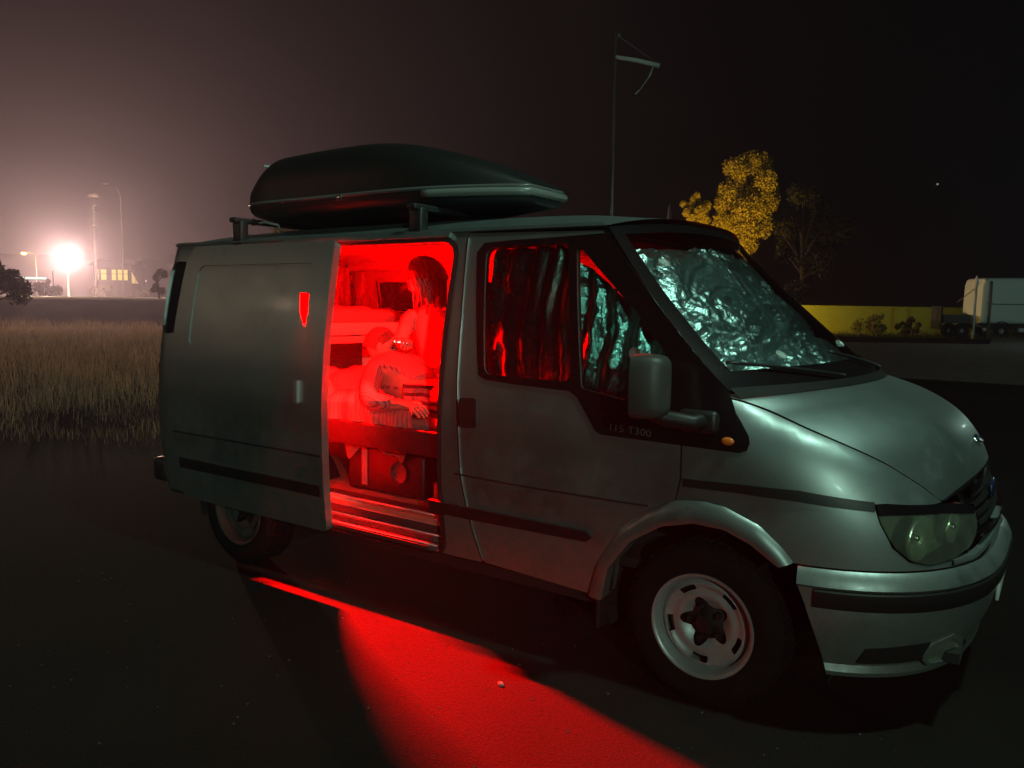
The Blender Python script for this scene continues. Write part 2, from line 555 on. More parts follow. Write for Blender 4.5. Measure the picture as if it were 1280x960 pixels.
panel("window_pane", [(u, z) for u, z in densify(PANE1, .2)], M_['glass'], door, off=-.008, depth=0, step=.08)
panel("window_pane", [(u, z) for u, z in densify(PANE2, .2)], M_['glass'], door, off=-.008, depth=0, step=.08)
panel("window_pane", PANE1, M_['tint'], door_l, off=-.008, depth=0, step=.1, sides=(-1,))
panel("window_pane", PANE2, M_['tint'], door_l, off=-.008, depth=0, step=.1, sides=(-1,))
panel("door_handle", rounded([(-1.200, 1.150), (-1.100, 1.156), (-1.092, 1.022), (-1.194, 1.012)], .02), M_['black_plastic'], door, off=.010, depth=.014, step=.05)
panel("crease_line", [(-1.225, .792), (-.9, .786), (-.41, .789), (-.225, .792), (-.225, .784), (-.41, .780), (-.9, .777), (-1.225, .782)], M_['rubber'], door, off=.002, depth=.003, step=.05)
panel("rub_strip", rounded([(-1.185, .637), (-.50, .634), (-.478, .612), (-.505, .588), (-1.180, .580)], .01), M_['black_plastic'], door, off=.014, depth=.02, step=.05)
panel("rub_strip", [(-1.385, .638), (-1.20, .637), (-1.19, .580), (-1.375, .580)], M_['black_plastic'], van, off=.014, depth=.02, step=.05)

panel("door_edge_guard", [(u + .003, z) for u, z in [(-1.274, 1.90)] + SEAM[1:-1] + [(-1.091, .392)]] + [(u + .0095, z) for u, z in ([(-1.274, 1.90)] + SEAM[1:-1] + [(-1.091, .392)])[::-1]], M_['chrome'], door, off=.007, depth=.008, step=.03)
# lettering on the door trim
fc = bpy.data.curves.new("letters", 'FONT')
fc.body = "115 T300"
fc.size = .042; fc.extrude = .0; fc.resolution_u = 3
fo = bpy.data.objects.new("letters", fc); COL.objects.link(fo)
dg = bpy.context.evaluated_depsgraph_get()
me = bpy.data.meshes.new_from_object(fo.evaluated_get(dg))
bpy.data.objects.remove(fo)
xs = np.array([v.co[:] for v in me.vertices])
wd = xs[:, 0].max()
uu = -.415 + xs[:, 0] / wd * .195; zz = 1.079 + xs[:, 1] - xs[:, 0] / wd * .010
pp, _ = S(uu, zz, np.full(len(uu), .0065))
for v, p in zip(me.vertices, pp): v.co = p
me.materials.clear()
lm_ = mat("badge_letters", (.16, .16, .155), .4, metal=.7)
bm_ = bmesh.new(); bm_.from_mesh(me); bm_.verts.ensure_lookup_table()
seen = set()
for v0 in bm_.verts:
    if v0.index in seen: continue
    grp = []; todo = [v0]; seen.add(v0.index)
    while todo:
        q = todo.pop(); grp.append(q)
        for e in q.link_edges:
            w = e.other_vert(q)
            if w.index not in seen: seen.add(w.index); todo.append(w)
    ix = {v.index: k for k, v in enumerate(grp)}
    fs = [[ix[v.index] for v in f.verts] for f in bm_.faces if f.verts[0].index in ix]
    pydata("letter", [v.co[:] for v in grp], fs, lm_, door)
bm_.free()

# front wings, arches
WING = ([(-.088, .913), (-.088, 1.20), (.02, 1.262)] + [(u, float(zseam(u)) - .006) for u in np.linspace(.07, .985, 22)]
        + [(.90, .884), (.70, .901), (.648, .899), (.658, .831), (.694, .745), (.755, .692), (.834, .674), (.955, .684), (.955, .661), (.35, .661)] + list(reversed(ARCH_OUT[4:-1])))
for sd in (1, -1):
    wing = panel("front_wing", WING, M_['paint'], van, depth=.02, step=.045, sides=(sd,))
    if sd == 1:
        panel("side_moulding", [(-.080, .921), (.15, .930), (.381, .933), (.652, .906), (.646, .872), (.377, .893), (.15, .896), (-.080, .890)], M_['black_plastic'], wing, off=.006, depth=.008, step=.04)
        ind = MB()
        p, nn = S(np.array([.09]), np.array([1.085]), np.array([.008]))
        ind.ell(p[0], (.026, .012, .016), 16)
        ind.build("side_indicator", M_['orange'], wing)
def flare(sd, name="arch_flare"):
    n = 60
    A = np.array(densify(ARCH_IN + [ARCH_IN[-1]], 9)[:-1]); B = np.array(ARCH_OUT)
    def res(P, k):
        P = np.array(P); d = np.r_[0, np.cumsum(np.hypot(*np.diff(P, axis=0).T))]
        t = np.linspace(0, d[-1], k)
        return np.stack([np.interp(t, d, P[:, 0]), np.interp(t, d, P[:, 1])], 1)
    Ai = res(ARCH_IN[:-3], n); Bo = res(ARCH_OUT, n)
    V = []; F = []
    for i in range(n):
        for t, o in ((0, .002), (.12, .016), (.45, .026), (.8, .030), (1., .026), (1.0, -.10)):
            q = Bo[i] * (1 - t) + Ai[i] * t
            p, _ = S(np.array([q[0]]), np.array([q[1]]), np.array([o]))
            V.append((p[0][0], p[0][1] * sd, p[0][2]))
    for i in range(n - 1):
        for j in range(5):
            f = (i * 6 + j, (i + 1) * 6 + j, (i + 1) * 6 + j + 1, i * 6 + j + 1)
            F.append(f if sd > 0 else tuple(reversed(f)))
    return pydata(name, V, F, M_['paint'], van, True)
flare(1).data.set_sharp_from_angle(angle=math.radians(40)); flare(-1)

# bumper (paint above and below, black strip between)
def bz_up(u, z):
    w = max(0, (u - X0) / LEN)
    return .05 * max(0, w - .72) ** 1.3 * 4 if z > .45 else 0
def obump(u): return .0
bump = sweep("front_bumper", [(.648, -.02), (.655, .004), (.640, .022), (.612, .036), (.602, .040), (.590, .030), (.520, .028), (.50, .034), (.40, .030), (.33, .018), (.292, .012), (.270, .026), (.252, .024), (.24, -.03)],
             .366, UE, M_['paint'], van, zf=bz_up, start=lambda z: max(0, (.60 - z) / .33) * .13)
sweep("bumper_strip", [(.592, .026), (.590, .040), (.585, .044), (.530, .044), (.522, .040), (.520, .024)], .425, UE, M_['black_plastic'], bump, zf=bz_up)
# lower corner recess with fog lamp
for sd in (1, -1):
    pts = rounded([(.861, .329), (.90, .300), (.988, .293), (1.06, .325), (1.065, .345), (.987, .387), (.888, .367)], .03)
    panel("fog_lamp", pts, M_['reflector'], bump, off=.026, depth=.02, step=.03, sides=(sd,))
    panel("fog_bezel", rounded([(.845, .32), (.90, .285), (1.0, .280), (1.09, .325), (1.085, .36), (.995, .402), (.875, .382)], .03), M_['paint'], bump, holes=[pts], off=.034, depth=.02, step=.03, sides=(sd,))
    panel("bumper_recess", [(.62, .372), (.80, .386), (.875, .388), (.850, .318), (.60, .312)], M_['black_plastic'], bump, off=.0305, depth=.012, step=.03, sides=(sd,))

# headlights
HL = [(.655, .896), (.70, .897), (.959, .880), (1.07, .868), (1.15, .855), (1.19, .835), (1.172, .771), (1.085, .716), (.955, .690), (.834, .680), (.76, .697), (.701, .748), (.666, .831)]
HLR = rounded(HL, .07, 4)
for sd in (1, -1):
    hl = panel("headlight", HLR, M_['lens'], van, off=.004, depth=0, step=.035, sides=(sd,))
    panel("lamp_housing", HLR, mat("lamp_housing", (.22, .25, .19), .35, metal=.6), hl, off=-.10, depth=-.094, step=.03, sides=(sd,))
    for (u, z, rr, tw) in ((.84, .768, .080, .30), (1.07, .785, .062, .12)):
        p, nn = S(np.array([u]), np.array([z]), np.array([-.02]))
        ax = Vector((1, -.34 if u < 1 else -.15, -.04)).normalized()
        c0 = Vector(p[0]) - ax * .055
        Mq = Vector((0, 0, 1)).rotation_difference(ax).to_matrix().to_4x4()
        bw = MB(); bw.lathe([(.012, .0), (rr * .4, rr * .10), (rr * .7, rr * .30), (rr, rr * .62), (rr * 1.02, rr * .62), (rr * 1.05, rr * .45)], 28, Matrix.Translation(c0) @ Mq)
        bl = MB(); bl.lathe([(0, .045), (.010, .043), (.013, .034), (.013, .0)], 14, Matrix.Translation(c0) @ Mq)
        for mb in (bw, bl): mb.v = [(v[0], v[1] * sd, v[2]) for v in mb.v]
        bw.build("reflector_bowl", M_['reflector'], hl); bl.build("bulb", M_['chrome'], hl)
    panel("lamp_brow", [(.655, .897), (.70, .898), (.959, .881), (1.07, .869), (1.15, .856), (1.19, .836), (1.17, .822), (1.06, .835), (.95, .850), (.70, .862), (.662, .858)], M_['gloss_black'], hl, off=.0065, depth=.004, step=.03, sides=(sd,))
# silver lip under the lights, running round below the grille
sweep("nose_panel", [(.690, -.015), (.684, .008), (.672, .010), (.664, .004), (.655, -.01)], .95, UE, M_['paint'], van,
      zf=lambda u, z: .22 * max(0, (u - X0) / LEN - .66) ** 1.15 * 1.3)
# grille: dark opening with slats and a bright frame
def ztop(u): return .884 + .056 * max(0., (u - .995) / (UE - .995)) ** .75
GR = [(u, ztop(u) - .002) for u in np.linspace(1.17, UE - .001, 10)] + [(UE - .001, .742), (1.40, .742), (1.25, .745), (1.18, .765)]
gr = panel("grille", GR, M_['black_plastic'], van, off=-.03, depth=0, step=.04, sides=(1, -1))
for z in (.775, .81, .845, .88):
    sweep("grille_slat", [(z + .008, -.03), (z + .006, -.004), (z - .006, -.004), (z - .008, -.03)], 1.22, UE, M_['black_plastic'], gr, n=30)
panel("grille_frame", [(u, ztop(u) - .006) for u in np.linspace(1.20, UE - .001, 12)] + [(u, ztop(u) - .022) for u in np.linspace(UE - .001, 1.205, 12)], M_['chrome'], gr, off=.012, depth=.03, step=.04, sides=(1, -1))
sweep("grille_frame", [(.748, -.02), (.746, .012), (.735, .012), (.732, -.02)], 1.19, UE, M_['chrome'], gr, n=40)
lb = MB(); lb.ell((.900, 0, .85), (.012, .095, .04), 24); lb.build("oval_badge", M_['badge'], gr)
# lower intake and plate
panel("lower_intake", [(1.19, .745), (UE - .001, .755), (UE - .001, .655), (1.10, .655)], M_['dark'], van, off=-.045, depth=0, step=.05, sides=(1, -1))
pl = MB(); pl.box((.958, 0, .50), (.012, .52, .11), bev=.003); pl.build("number_plate", mat("plate_white", (.6, .6, .56), .4), bump)

# bonnet
def seam_pt(u):
    return S(np.array([u]), np.array([float(zseam(u))]), np.array([.0]))[0][0]
_us = np.linspace(.04, .995, 60)
_edge = np.array([seam_pt(u) for u in _us])
def hood(i, j, lift=0.):
    k = i * (len(_us) - 1); a = int(min(k, len(_us) - 2)); t = k - a
    e = _edge[a] * (1 - t) + _edge[a + 1] * t
    eta = 2 * j - 1
    xc = .40 + (.872 - .40) * i ** .92
    zc = 1.284 - .09 * i - .155 * i ** 2.3 - .085 * i ** 9
    q = abs(eta) ** 2.3
    rim = .0
    return Vector((xc + (e[0] - xc) * q, e[1] * eta * -1, zc + (e[2] - zc) * abs(eta) ** 2.6 + lift))
gridmesh("bonnet", lambda i, j: hood(i, j), 60, 61, M_['paint'], van, flip=False)
_tu = np.linspace(.995, UE, 120)
_tp = np.array([S(np.array([u]), np.array([ztop(u)]), np.array([.004]))[0][0] for u in _tu])
def nose_strip(i, j):
    a = hood(1.0, j) + Vector((.0, 0, -.001))
    k = abs(a.y); q = Vector([float(np.interp(k, -_tp[::-1, 1], _tp[::-1, c])) for c in range(3)])
    q.y = a.y
    return a * (1 - i) + q * i + Vector((.006, 0, .002)) * math.sin(math.pi * i)
gridmesh("grille_top_trim", nose_strip, 6, 61, M_['gloss_black'], van)
bd = MB()
hp = hood(.90, .5)
Mb = Matrix.Translation(hp + Vector((0, 0, .004))) @ Matrix.Rotation(math.radians(28), 4, 'Y')
bd.lathe([(0, .006), (.7, .005), (.92, .002), (1, 0)], 28, Mb @ Matrix.Diagonal((.026, .052, 1, 1)))
bd.build("bonnet_badge", M_['badge'], van)
bd = MB(); bd.lathe([(.9, .0), (.95, .006), (1.12, .006), (1.16, 0)], 28, Mb @ Matrix.Diagonal((.026, .052, 1, 1)))
bd.build("badge_rim", M_['chrome'], van)

# windscreen surround, glass, wipers
def apil(t):
    L = [(.075, 1.262)] + APIL[1:]
    k = t * (len(L) - 1); a = int(min(k, len(L) - 2)); f = k - a
    u = L[a][0] * (1 - f) + L[a + 1][0] * f; z = L[a][1] * (1 - f) + L[a + 1][1] * f
    return S(np.array([u]), np.array([z]), np.array([0.]))[0][0]
_ap = np.array([apil(t) for t in np.linspace(0, 1, 41)])
def wsc(t, j, lift=0.):
    k = t * 40; a = int(max(0, min(k, 39))); f = k - a
    e = _ap[a] * (1 - f) + _ap[a + 1] * f
    eta = 2 * j - 1
    bx = .335 - .20 * t; bzz = .022 + .03 * t
    q = abs(eta) ** 2.4
    p = Vector((e[0] + bx * (1 - q), -e[1] * eta, e[2] + bzz * (1 - q)))
    return p + Vector((.62, 0, .78)) * lift
FLIP = True
def ws_patch(name, t0, t1, j0, j1, m, parent, lift, ni=30, nj=40, disp=None):
    def fn(a, b):
        p = wsc(t0 + (t1 - t0) * a, j0 + (j1 - j0) * b, lift)
        return p + Vector((.62, 0, .78)) * disp(p) if disp else p
    return gridmesh(name, fn, ni, nj, m, parent, flip=FLIP)
# j = 0 is the right-hand side: eta=-1 gives y=e.y
T0, T1, J0, J1 = .135, .95, .035, .965
sur = ws_patch("windscreen_frame", 0, T0, 0, 1, M_['gloss_black'], van, 0, 8, 41)
ws_patch("windscreen_frame", T1, 1, 0, 1, M_['gloss_black'], van, 0, 5, 41)
ws_patch("windscreen_frame", T0, T1, 0, J0, M_['gloss_black'], van, 0, 30, 5)
ws_patch("windscreen_frame", T0, T1, J1, 1, M_['gloss_black'], van, 0, 30, 5)
wsg = ws_patch("windscreen", T0, T1, J0, J1, M_['glass'], van, -.004, 30, 41)
# scuttle between bonnet and glass
def scut(i, j):
    a = wsc(0.02, j, .012); b = hood(0.07, j) + Vector((0, 0, .004))
    return a * (1 - i) + b * i + Vector((0, 0, -.0 * math.sin(math.pi * i)))
gridmesh("scuttle_panel", scut, 8, 41, M_['black_plastic'], van)
for j0, j1, t1 in ((.30, .03, .17), (.66, .36, .18)):
    wp = MB()
    pts = [wsc(.03 + (t1 - .03) * k, j0 + (j1 - j0) * k, .02) for k in np.linspace(0, 1, 12)]
    wp.tube([p[:] for p in pts], .008, 6)
    w = wp.build("wiper", M_['black_plastic'], van)

# roof
ROOFZ = pchip([-3.78, -3.4, -2.5, -1.5, -.9, -.60, -.45], [1.99, 2.035, 2.055, 2.05, 2.04, 2.005, 1.985])
def roof(i, j):
    eta = 2 * j - 1
    xe = -3.778 + (-.52 + 3.778) * i
    e = S(np.array([xe]), np.array([1.93]), np.array([0.]))[0][0]
    x = xe + .135 * (1 - abs(eta) ** 2.4) * (max(0, i - .82) / .18) ** 2
    z = 1.93 + (float(ROOFZ(xe)) - 1.93) * (1 - abs(eta) ** 3.2)
    if abs(eta) > .999: z -= .0
    return Vector((x, e[1] * eta * -1 * .997, z + .003))
rf = gridmesh("roof", roof, 70, 41, M_['paint'], van)
for sd in (1, -1):
    panel("gutter_rail", [(-3.70, 1.944), (-1.30, 1.944), (-.55, 1.940), (-.53, 1.926), (-1.30, 1.930), (-3.70, 1.930)], M_['paint'], rf, off=.012, depth=.016, step=.06, sides=(sd,))
# header lip over the side opening
panel("door_header", [(-2.6, 1.925), (-1.37, 1.925), (-1.38, 1.905), (-2.6, 1.905)], M_['paint'], van, off=.022, depth=.03, step=.06)
# rear doors
def rear(y0, y1):
    def fn(i, j):
        z = .36 + (1.97 - .36) * i; y = y0 + (y1 - y0) * j
        w = float(bz(min(z, 1.93))) - .13
        return Vector((-3.775 - .03 * (1 - (y / .85) ** 2) + .06 * max(0, (z - 1.6) / .4) ** 2, y * w / .855, z))
    return fn
for y0, y1 in ((-.855, -.004), (.004, .855)):
    rd = gridmesh("rear_door", rear(y0, y1), 14, 10, M_['paint'], van, flip=False)
    ym = (y0 + y1) / 2
    rw = MB(); rw.box((-3.80, ym * .93, 1.55), (.02, .60, .44), bev=.008); rw.build("rear_door_window", M_['tint'], rd)
tl = MB(); tl.box((-3.765, -.86, 1.0), (.05, .10, .36), bev=.012)
tl.build("tail_light", M_['red_lens'], van)
tl = MB(); tl.box((-3.765, .86, 1.0), (.05, .10, .36), bev=.012); tl.build("tail_light", M_['red_lens'], van)
rb = MB(); rb.box((-3.84, 0, .45), (.14, 1.8, .16), bev=.03); rb.build("rear_bumper", M_['black_plastic'], van)

# sliding door, pushed back along the side
DO = .10
SD = rounded([(-3.42, .50), (-3.30, .385), (-2.04, .385), (-2.025, .75), (-2.03, 1.2), (-2.045, 1.5), (-2.075, 1.885), (-3.30, 1.885), (-3.36, 1.80)], .03, 3)
WIN = rounded([(-3.22, 1.30), (-2.14, 1.30), (-2.165, 1.55), (-2.19, 1.77), (-3.22, 1.77)], .06, 5)
SLIT = [(-2.285, 1.615), (-2.213, 1.615), (-2.200, 1.52), (-2.209, 1.44), (-2.225, 1.45), (-2.262, 1.51)]
GLINT = [(-2.303, 1.780), (-2.250, 1.760), (-2.262, 1.748), (-2.305, 1.768)]
sdoor = panel("sliding_door", SD, M_['paint'], van, holes=[WIN], off=DO, depth=.045, step=.06)
panel("blacked_window", WIN, M_['paint'], sdoor, holes=[SLIT], off=DO - .006, depth=.004, step=.06)
panel("door_pull", rounded([(-2.232, 1.162), (-2.204, 1.163), (-2.198, 1.045), (-2.226, 1.043)], .01), mat("pull_grey", (.35, .35, .34), .35, metal=.6), sdoor, off=DO + .018, depth=.02, step=.03)
panel("rub_strip", [(-3.30, .638), (-2.05, .637), (-2.045, .580), (-3.30, .580)], M_['black_plastic'], sdoor, off=DO + .014, depth=.02, step=.06)
panel("crease_line", [(-3.36, .792), (-2.04, .792), (-2.04, .782), (-3.36, .782)], M_['rubber'], sdoor, off=DO + .002, depth=.003, step=.06)
panel("door_lining", [(-3.38, .42), (-2.07, .42), (-2.055, 1.25), (-3.38, 1.25)], mat("door_lining", (.10, .09, .085), .8), sdoor, off=DO - .046, depth=0, step=.1)

# sill step of the side opening
prof = [(-.74, .515), (-.835, .515), (-.846, .508), (-.846, .478), (-.868, .474), (-.872, .468), (-.872, .436), (-.900, .432), (-.906, .425), (-.906, .398), (-.934, .394), (-.942, .386), (-.942, .366), (-.90, .34)]
V = []; F = []
for x in (-2.66, -2.05, -1.42, -1.37):
    for (y, z) in prof:
        V.append((x, y + (.05 if x == -1.37 else 0), z))
L = len(prof)
for i in range(3):
    for j in range(L - 1):
        F.append((i * L + j, i * L + j + 1, (i + 1) * L + j + 1, (i + 1) * L + j))
st = pydata("sill_step", V, F, M_['sill'], van)
for (y, z, w) in ((-.836, .5165, .022), (-.862, .4755, .016), (-.892, .4335, .018), (-.930, .3955, .018)):
    e = MB(); e.box((-2.01, y, z), (1.28, w, .004)); e.build("tread_strip", M_['sill_edge'], st)

# underside, wheel wells, cab floor
ub = MB()
ub.box((-1.45, 0, .31), (1.98, 1.76, .05)); ub.box((-3.55, 0, .33), (.45, 1.70, .05)); ub.box((.0, 0, .33), (1.0, 1.1, .06)); ub.box((-2.93, 0, .40), (.95, 1.1, .06))
ub.box((.62, 0, .30), (.5, 1.2, .04))
ub.build("underbody", M_['dark'], van, smooth=False)
for cx, cz, r in ((.02, .325, .47), (-2.933, .325, .46)):
    for sd in (1, -1):
        V = []; F = []
        n = 22
        for i in range(n):
            a = math.radians(-15 + 210 * i / (n - 1))
            for y in (.50, .885):
                V.append((cx + r * math.cos(a), -sd * y, cz + r * math.sin(a)))
        for i in range(n - 1):
            F.append((2 * i, 2 * i + 1, 2 * i + 3, 2 * i + 2))
        k = len(V); V += [(cx, -sd * .50, cz)]
        for i in range(n - 1): F.append((2 * i, 2 * i + 2, k))
        pydata("wheel_arch_liner", V, F, M_['dark'], van, True)
mf = MB(); mf.box((-.455, -.86, .33), (.02, .20, .24), bev=.004); mf.build("mud_flap", M_['rubber'], van)

# wheels
def wheel_mesh():
    out = {}
    ty = MB()
    ty.lathe([(.200, -.09), (.225, -.098), (.27, -.105), (.305, -.098), (.322, -.08), (.327, -.05), (.327, .05), (.322, .08), (.305, .098), (.27, .105), (.225, .098), (.200, .09)], 56)
    for k in range(56):
        a = 2 * math.pi * k / 56
        for w in (-.055, .0, .055):
            ty.box((.328 * math.cos(a), .328 * math.sin(a), w), (.008, .022, .04), rz=a)
    out['tyre'] = ty
    rm = MB()
    rm.lathe([(.207, .088), (.213, .098), (.211, .104), (.203, .103), (.196, .094), (.186, .072), (.182, .02), (.180, -.08)], 56)
    # disc with five slots and a star centre
    outer = [(.184 * math.cos(a), .184 * math.sin(a)) for a in np.linspace(0, 2 * math.pi, 60, endpoint=False)]
    hs = []
    for k in range(5):
        a0 = math.radians(48 + 72 * k)
        w = math.radians(13)
        pts = [(.160 * math.cos(a0 + t), .160 * math.sin(a0 + t)) for t in np.linspace(-w, w, 8)] + [(.137 * math.cos(a0 + t), .137 * math.sin(a0 + t)) for t in np.linspace(w, -w, 8)]
        hs.append(rounded(pts, .006, 2))
    star = []
    for k in range(60):
        a = 2 * math.pi * k / 60
        r = .083 + .024 * math.cos(5 * (a - math.radians(36)))
        star.append((r * math.cos(a), r * math.sin(a)))
    verts = []; edges = []
    for lp in [outer] + hs + [star]:
        k = len(verts); verts += lp
        edges += [(k + i, k + (i + 1) % len(lp)) for i in range(len(lp))]
    B = np.array(verts)
    g = np.stack(np.meshgrid(np.arange(-.19, .19, .012), np.arange(-.19, .19, .012)), -1).reshape(-1, 2)
    ok = inpoly(g, outer) & ~inpoly(g, star)
    for h in hs: ok &= ~inpoly(g, h)
    g = g[ok]; dd = np.sqrt(((g[:, None] - B[None]) ** 2).sum(-1)).min(1)
    verts += [tuple(p) for p in g[dd > .006]]
    rs = delaunay_2d_cdt([Vector(p) for p in verts], edges, [], 0, 1e-7)
    VV = np.array([tuple(p) for p in rs[0]])
    zf = pchip([0, .06, .10, .115, .135, .165, .184], [.02, .03, .052, .058, .052, .066, .045])
    FF = []
    for f in rs[2]:
        c = VV[list(f)].mean(0)
        if inpoly([c], outer)[0] and not inpoly([c], star)[0] and not any(inpoly([c], h)[0] for h in hs): FF.append(tuple(f))
    Z = zf(np.hypot(VV[:, 0], VV[:, 1]))
    rm.add([(p[0], p[1], z) for p, z in zip(VV, Z)], FF)
    out['rim'] = rm
    hb = MB()
    hb.lathe([(.0, .075), (.032, .073), (.038, .06), (.05, .04), (.115, .020), (.178, .0), (.178, -.02)], 32)
    for k in range(5):
        a = math.radians(36 + 72 * k)
        hb.lathe([(.0, .068), (.010, .068), (.013, .060), (.013, .035)], 6, Matrix.Translation((.066 * math.cos(a), .066 * math.sin(a), 0)))
    out['hub'] = hb
    return out
wm = wheel_mesh()
RIM_SHADED = mat('grimy_rim', (.05, .048, .045), .7, var=.4, vscale=14)  # rear rims only: shade at the van's back put into a darker colour
w0 = None
def make_wheel(x, y, rot, side):
    global w0
    M = Matrix.Rotation(math.radians(90 if side > 0 else -90), 4, 'X')
    if w0 is None:
        t = wm['tyre'].build("wheel", M_['tyre'], van, True, 40)
        r = wm['rim'].build("rim", M_['rim'], t, True, 50)
        h = wm['hub'].build("hub", M_['black_plastic'], t, True, 40)
        w0 = t
    else:
        t = copy_tree(w0, van)
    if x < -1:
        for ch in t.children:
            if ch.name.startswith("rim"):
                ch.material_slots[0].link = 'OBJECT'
                ch.material_slots[0].material = RIM_SHADED
    t.rotation_euler = (math.radians(90 if side > 0 else -90), 0, 0)
    t.rotation_mode = 'XYZ'
    t.matrix_local = Matrix.Translation((x, y, .327)) @ M @ Matrix.Rotation(rot, 4, 'Z')
make_wheel(.0, -.845, 0., 1)
make_wheel(-2.933, -.845, 1., 1)
make_wheel(.0, .845, .4, -1)
make_wheel(-2.933, .845, .7, -1)

# door mirror
mr = MB()
def mirror_shell():
    mb = MB()
    V = []; F = []
    # rounded shell: x forward, y out, z up
    n = 20
    prof = [(-.07, .80), (-.065, .97), (-.03, 1.0), (.02, .96), (.055, .82), (.075, .5), (.08, .12)]
    for (x, s_) in prof:
        for k in range(n):
            a = 2 * math.pi * k / n
            cy = math.copysign(abs(math.cos(a)) ** .45, math.cos(a)); cz = math.copysign(abs(math.sin(a)) ** .4, math.sin(a))
            V.append((x, cy * .095 * s_, cz * .145 * (s_ * .4 + .6)))
    for i in range(len(prof) - 1):
        for k in range(n):
            F.append((i * n + k, i * n + (k + 1) % n, (i + 1) * n + (k + 1) % n, (i + 1) * n + k))
    F.append(tuple(range(n))); F.append(tuple(reversed([(len(prof) - 1) * n + k for k in range(n)])))
    return V, F
V, F = mirror_shell()
RM = Matrix.Translation((-.155, -1.150, 1.29)) @ Matrix.Diagonal((.9, .9, .84, 1)) @ Matrix.Rotation(math.radians(8), 4, 'Z')
mir = pydata("door_mirror", [(RM @ Vector(p))[:] for p in V], F, mat("mirror_plastic", (.045, .047, .043), .5, var=.15, vscale=20), door, True)
mir.data.set_sharp_from_angle(angle=math.radians(50))
ma = MB()
ma.tube([(-.17, -1.13, 1.20), (-.12, -1.08, 1.165), (-.04, -1.02, 1.15), (.0, -.965, 1.15)], [.040, .034, .030, .038], 10)
ma.box((-.03, -.975, 1.15), (.16, .05, .09), bev=.02)
ma.build("mirror_arm", M_['black_plastic'], door)
mg = MB(); mg.box((-.220, -1.140, 1.29), (.006, .135, .20), rz=math.radians(8), bev=.002); mg.build("mirror_glass", M_['chrome'], door)

# interior shell
ins = MB()
def quad(mb, a, b, c, d): mb.add([a, b, c, d], [(0, 1, 2, 3)])
shell = [(-.865, .515), (.865, .515), (.885, .9), (.87, 1.25), (.84, 1.5), (.79, 1.75), (.72, 1.885), (.45, 1.945), (0, 1.965), (-.45, 1.945), (-.70, 1.905)]
for (x0, x1) in ((-3.70, -2.9), (-2.9, -2.1), (-2.1, -1.28)):
    for (p, q) in zip(shell[1:-1], shell[2:]):
        quad(ins, (x0, p[0], p[1]), (x1, p[0], p[1]), (x1, q[0], q[1]), (x0, q[0], q[1]))
ins.add([(-3.70, y, z) for y, z in shell], [tuple(range(len(shell)))])
ins.build("interior_lining", M_['lining'], van, smooth=False)
# right-hand inner skin round the opening
isk = MB()
for (x0, x1, z0, z1) in ((-3.70, -2.63, .515, 1.25), (-3.70, -2.63, 1.25, 1.90), (-1.36, -1.28, .515, 1.90), (-2.63, -1.36, 1.89, 1.91)):
    y0 = -(float(bz(z0)) - .07); y1 = -(float(bz(z1)) - .07)
    quad(isk, (x0, y0, z0), (x1, y0, z0), (x1, y1, z1), (x0, y1, z1))
isk.build("inner_skin", M_['lining'], van, smooth=False)
fl = MB()
for k in range(6):
    fl.box((-2.49, -.74 + k * .30, .497), (2.42, .294, .03), bev=.003)
fl.build("van_floor", M_['floor'], van, smooth=False)
ch = MB(); ch.box((-.93, 0, 1.90), (.74, 1.50, .03), bev=.005); ch.build('cab_headlining', M_['dark'], van)
fw = MB(); fw.box((.10, 0, .985), (.03, 1.84, .43)); fw.box((.10, 0, .52), (.03, 1.0, .50)); fw.build('firewall', M_['dark'], van, smooth=False)
gridmesh('dash_top', lambda i, j: (wsc(.0, j) + Vector((.0, 0, -.012))) * (1 - i) + Vector((-.05, .93 * (2 * j - 1), 1.195)) * i, 6, 31, M_['dark'], van)
cf = MB(); cf.box((-.7, 0, .50), (1.1, 1.75, .04)); cf.box((-.02, 0, .92), (.2, 1.7, .5), bev=.05); cf.build("dashboard", M_['dark'], van, smooth=False)
for ys in (-.45, .45):
    se = MB(); se.box((-1.05, ys, .80), (.50, .50, .18), bev=.05); se.box((-1.28, ys, 1.15), (.16, .48, .62), bev=.06, ry=-.18); se.box((-1.36, ys, 1.55), (.10, .26, .18), bev=.04)
    se.build("cab_seat", mat("seat_fabric", (.03, .03, .035), .9), van)
V = []; F = []
for i in range(60):
    y = -.72 + 1.52 * i / 59; x = -1.305 + .016 * math.sin(i * .9) + .006 * math.sin(i * 2.3)
    for z in (.52, .9, 1.3, 1.70): V.append((x, y * (1 if z < 1.5 else .97), z))
for i in range(59):
    for j in range(3): F.append((i * 4 + j, (i + 1) * 4 + j, (i + 1) * 4 + j + 1, i * 4 + j + 1))
tag(pydata("cab_light_block", V, F, mat("light_block_cloth", (.03, .022, .022), .95), None, True), "added unseen dark cloth blocking red light behind the van's front seats", "curtain")  # unseen, added to keep the red light out of the cab
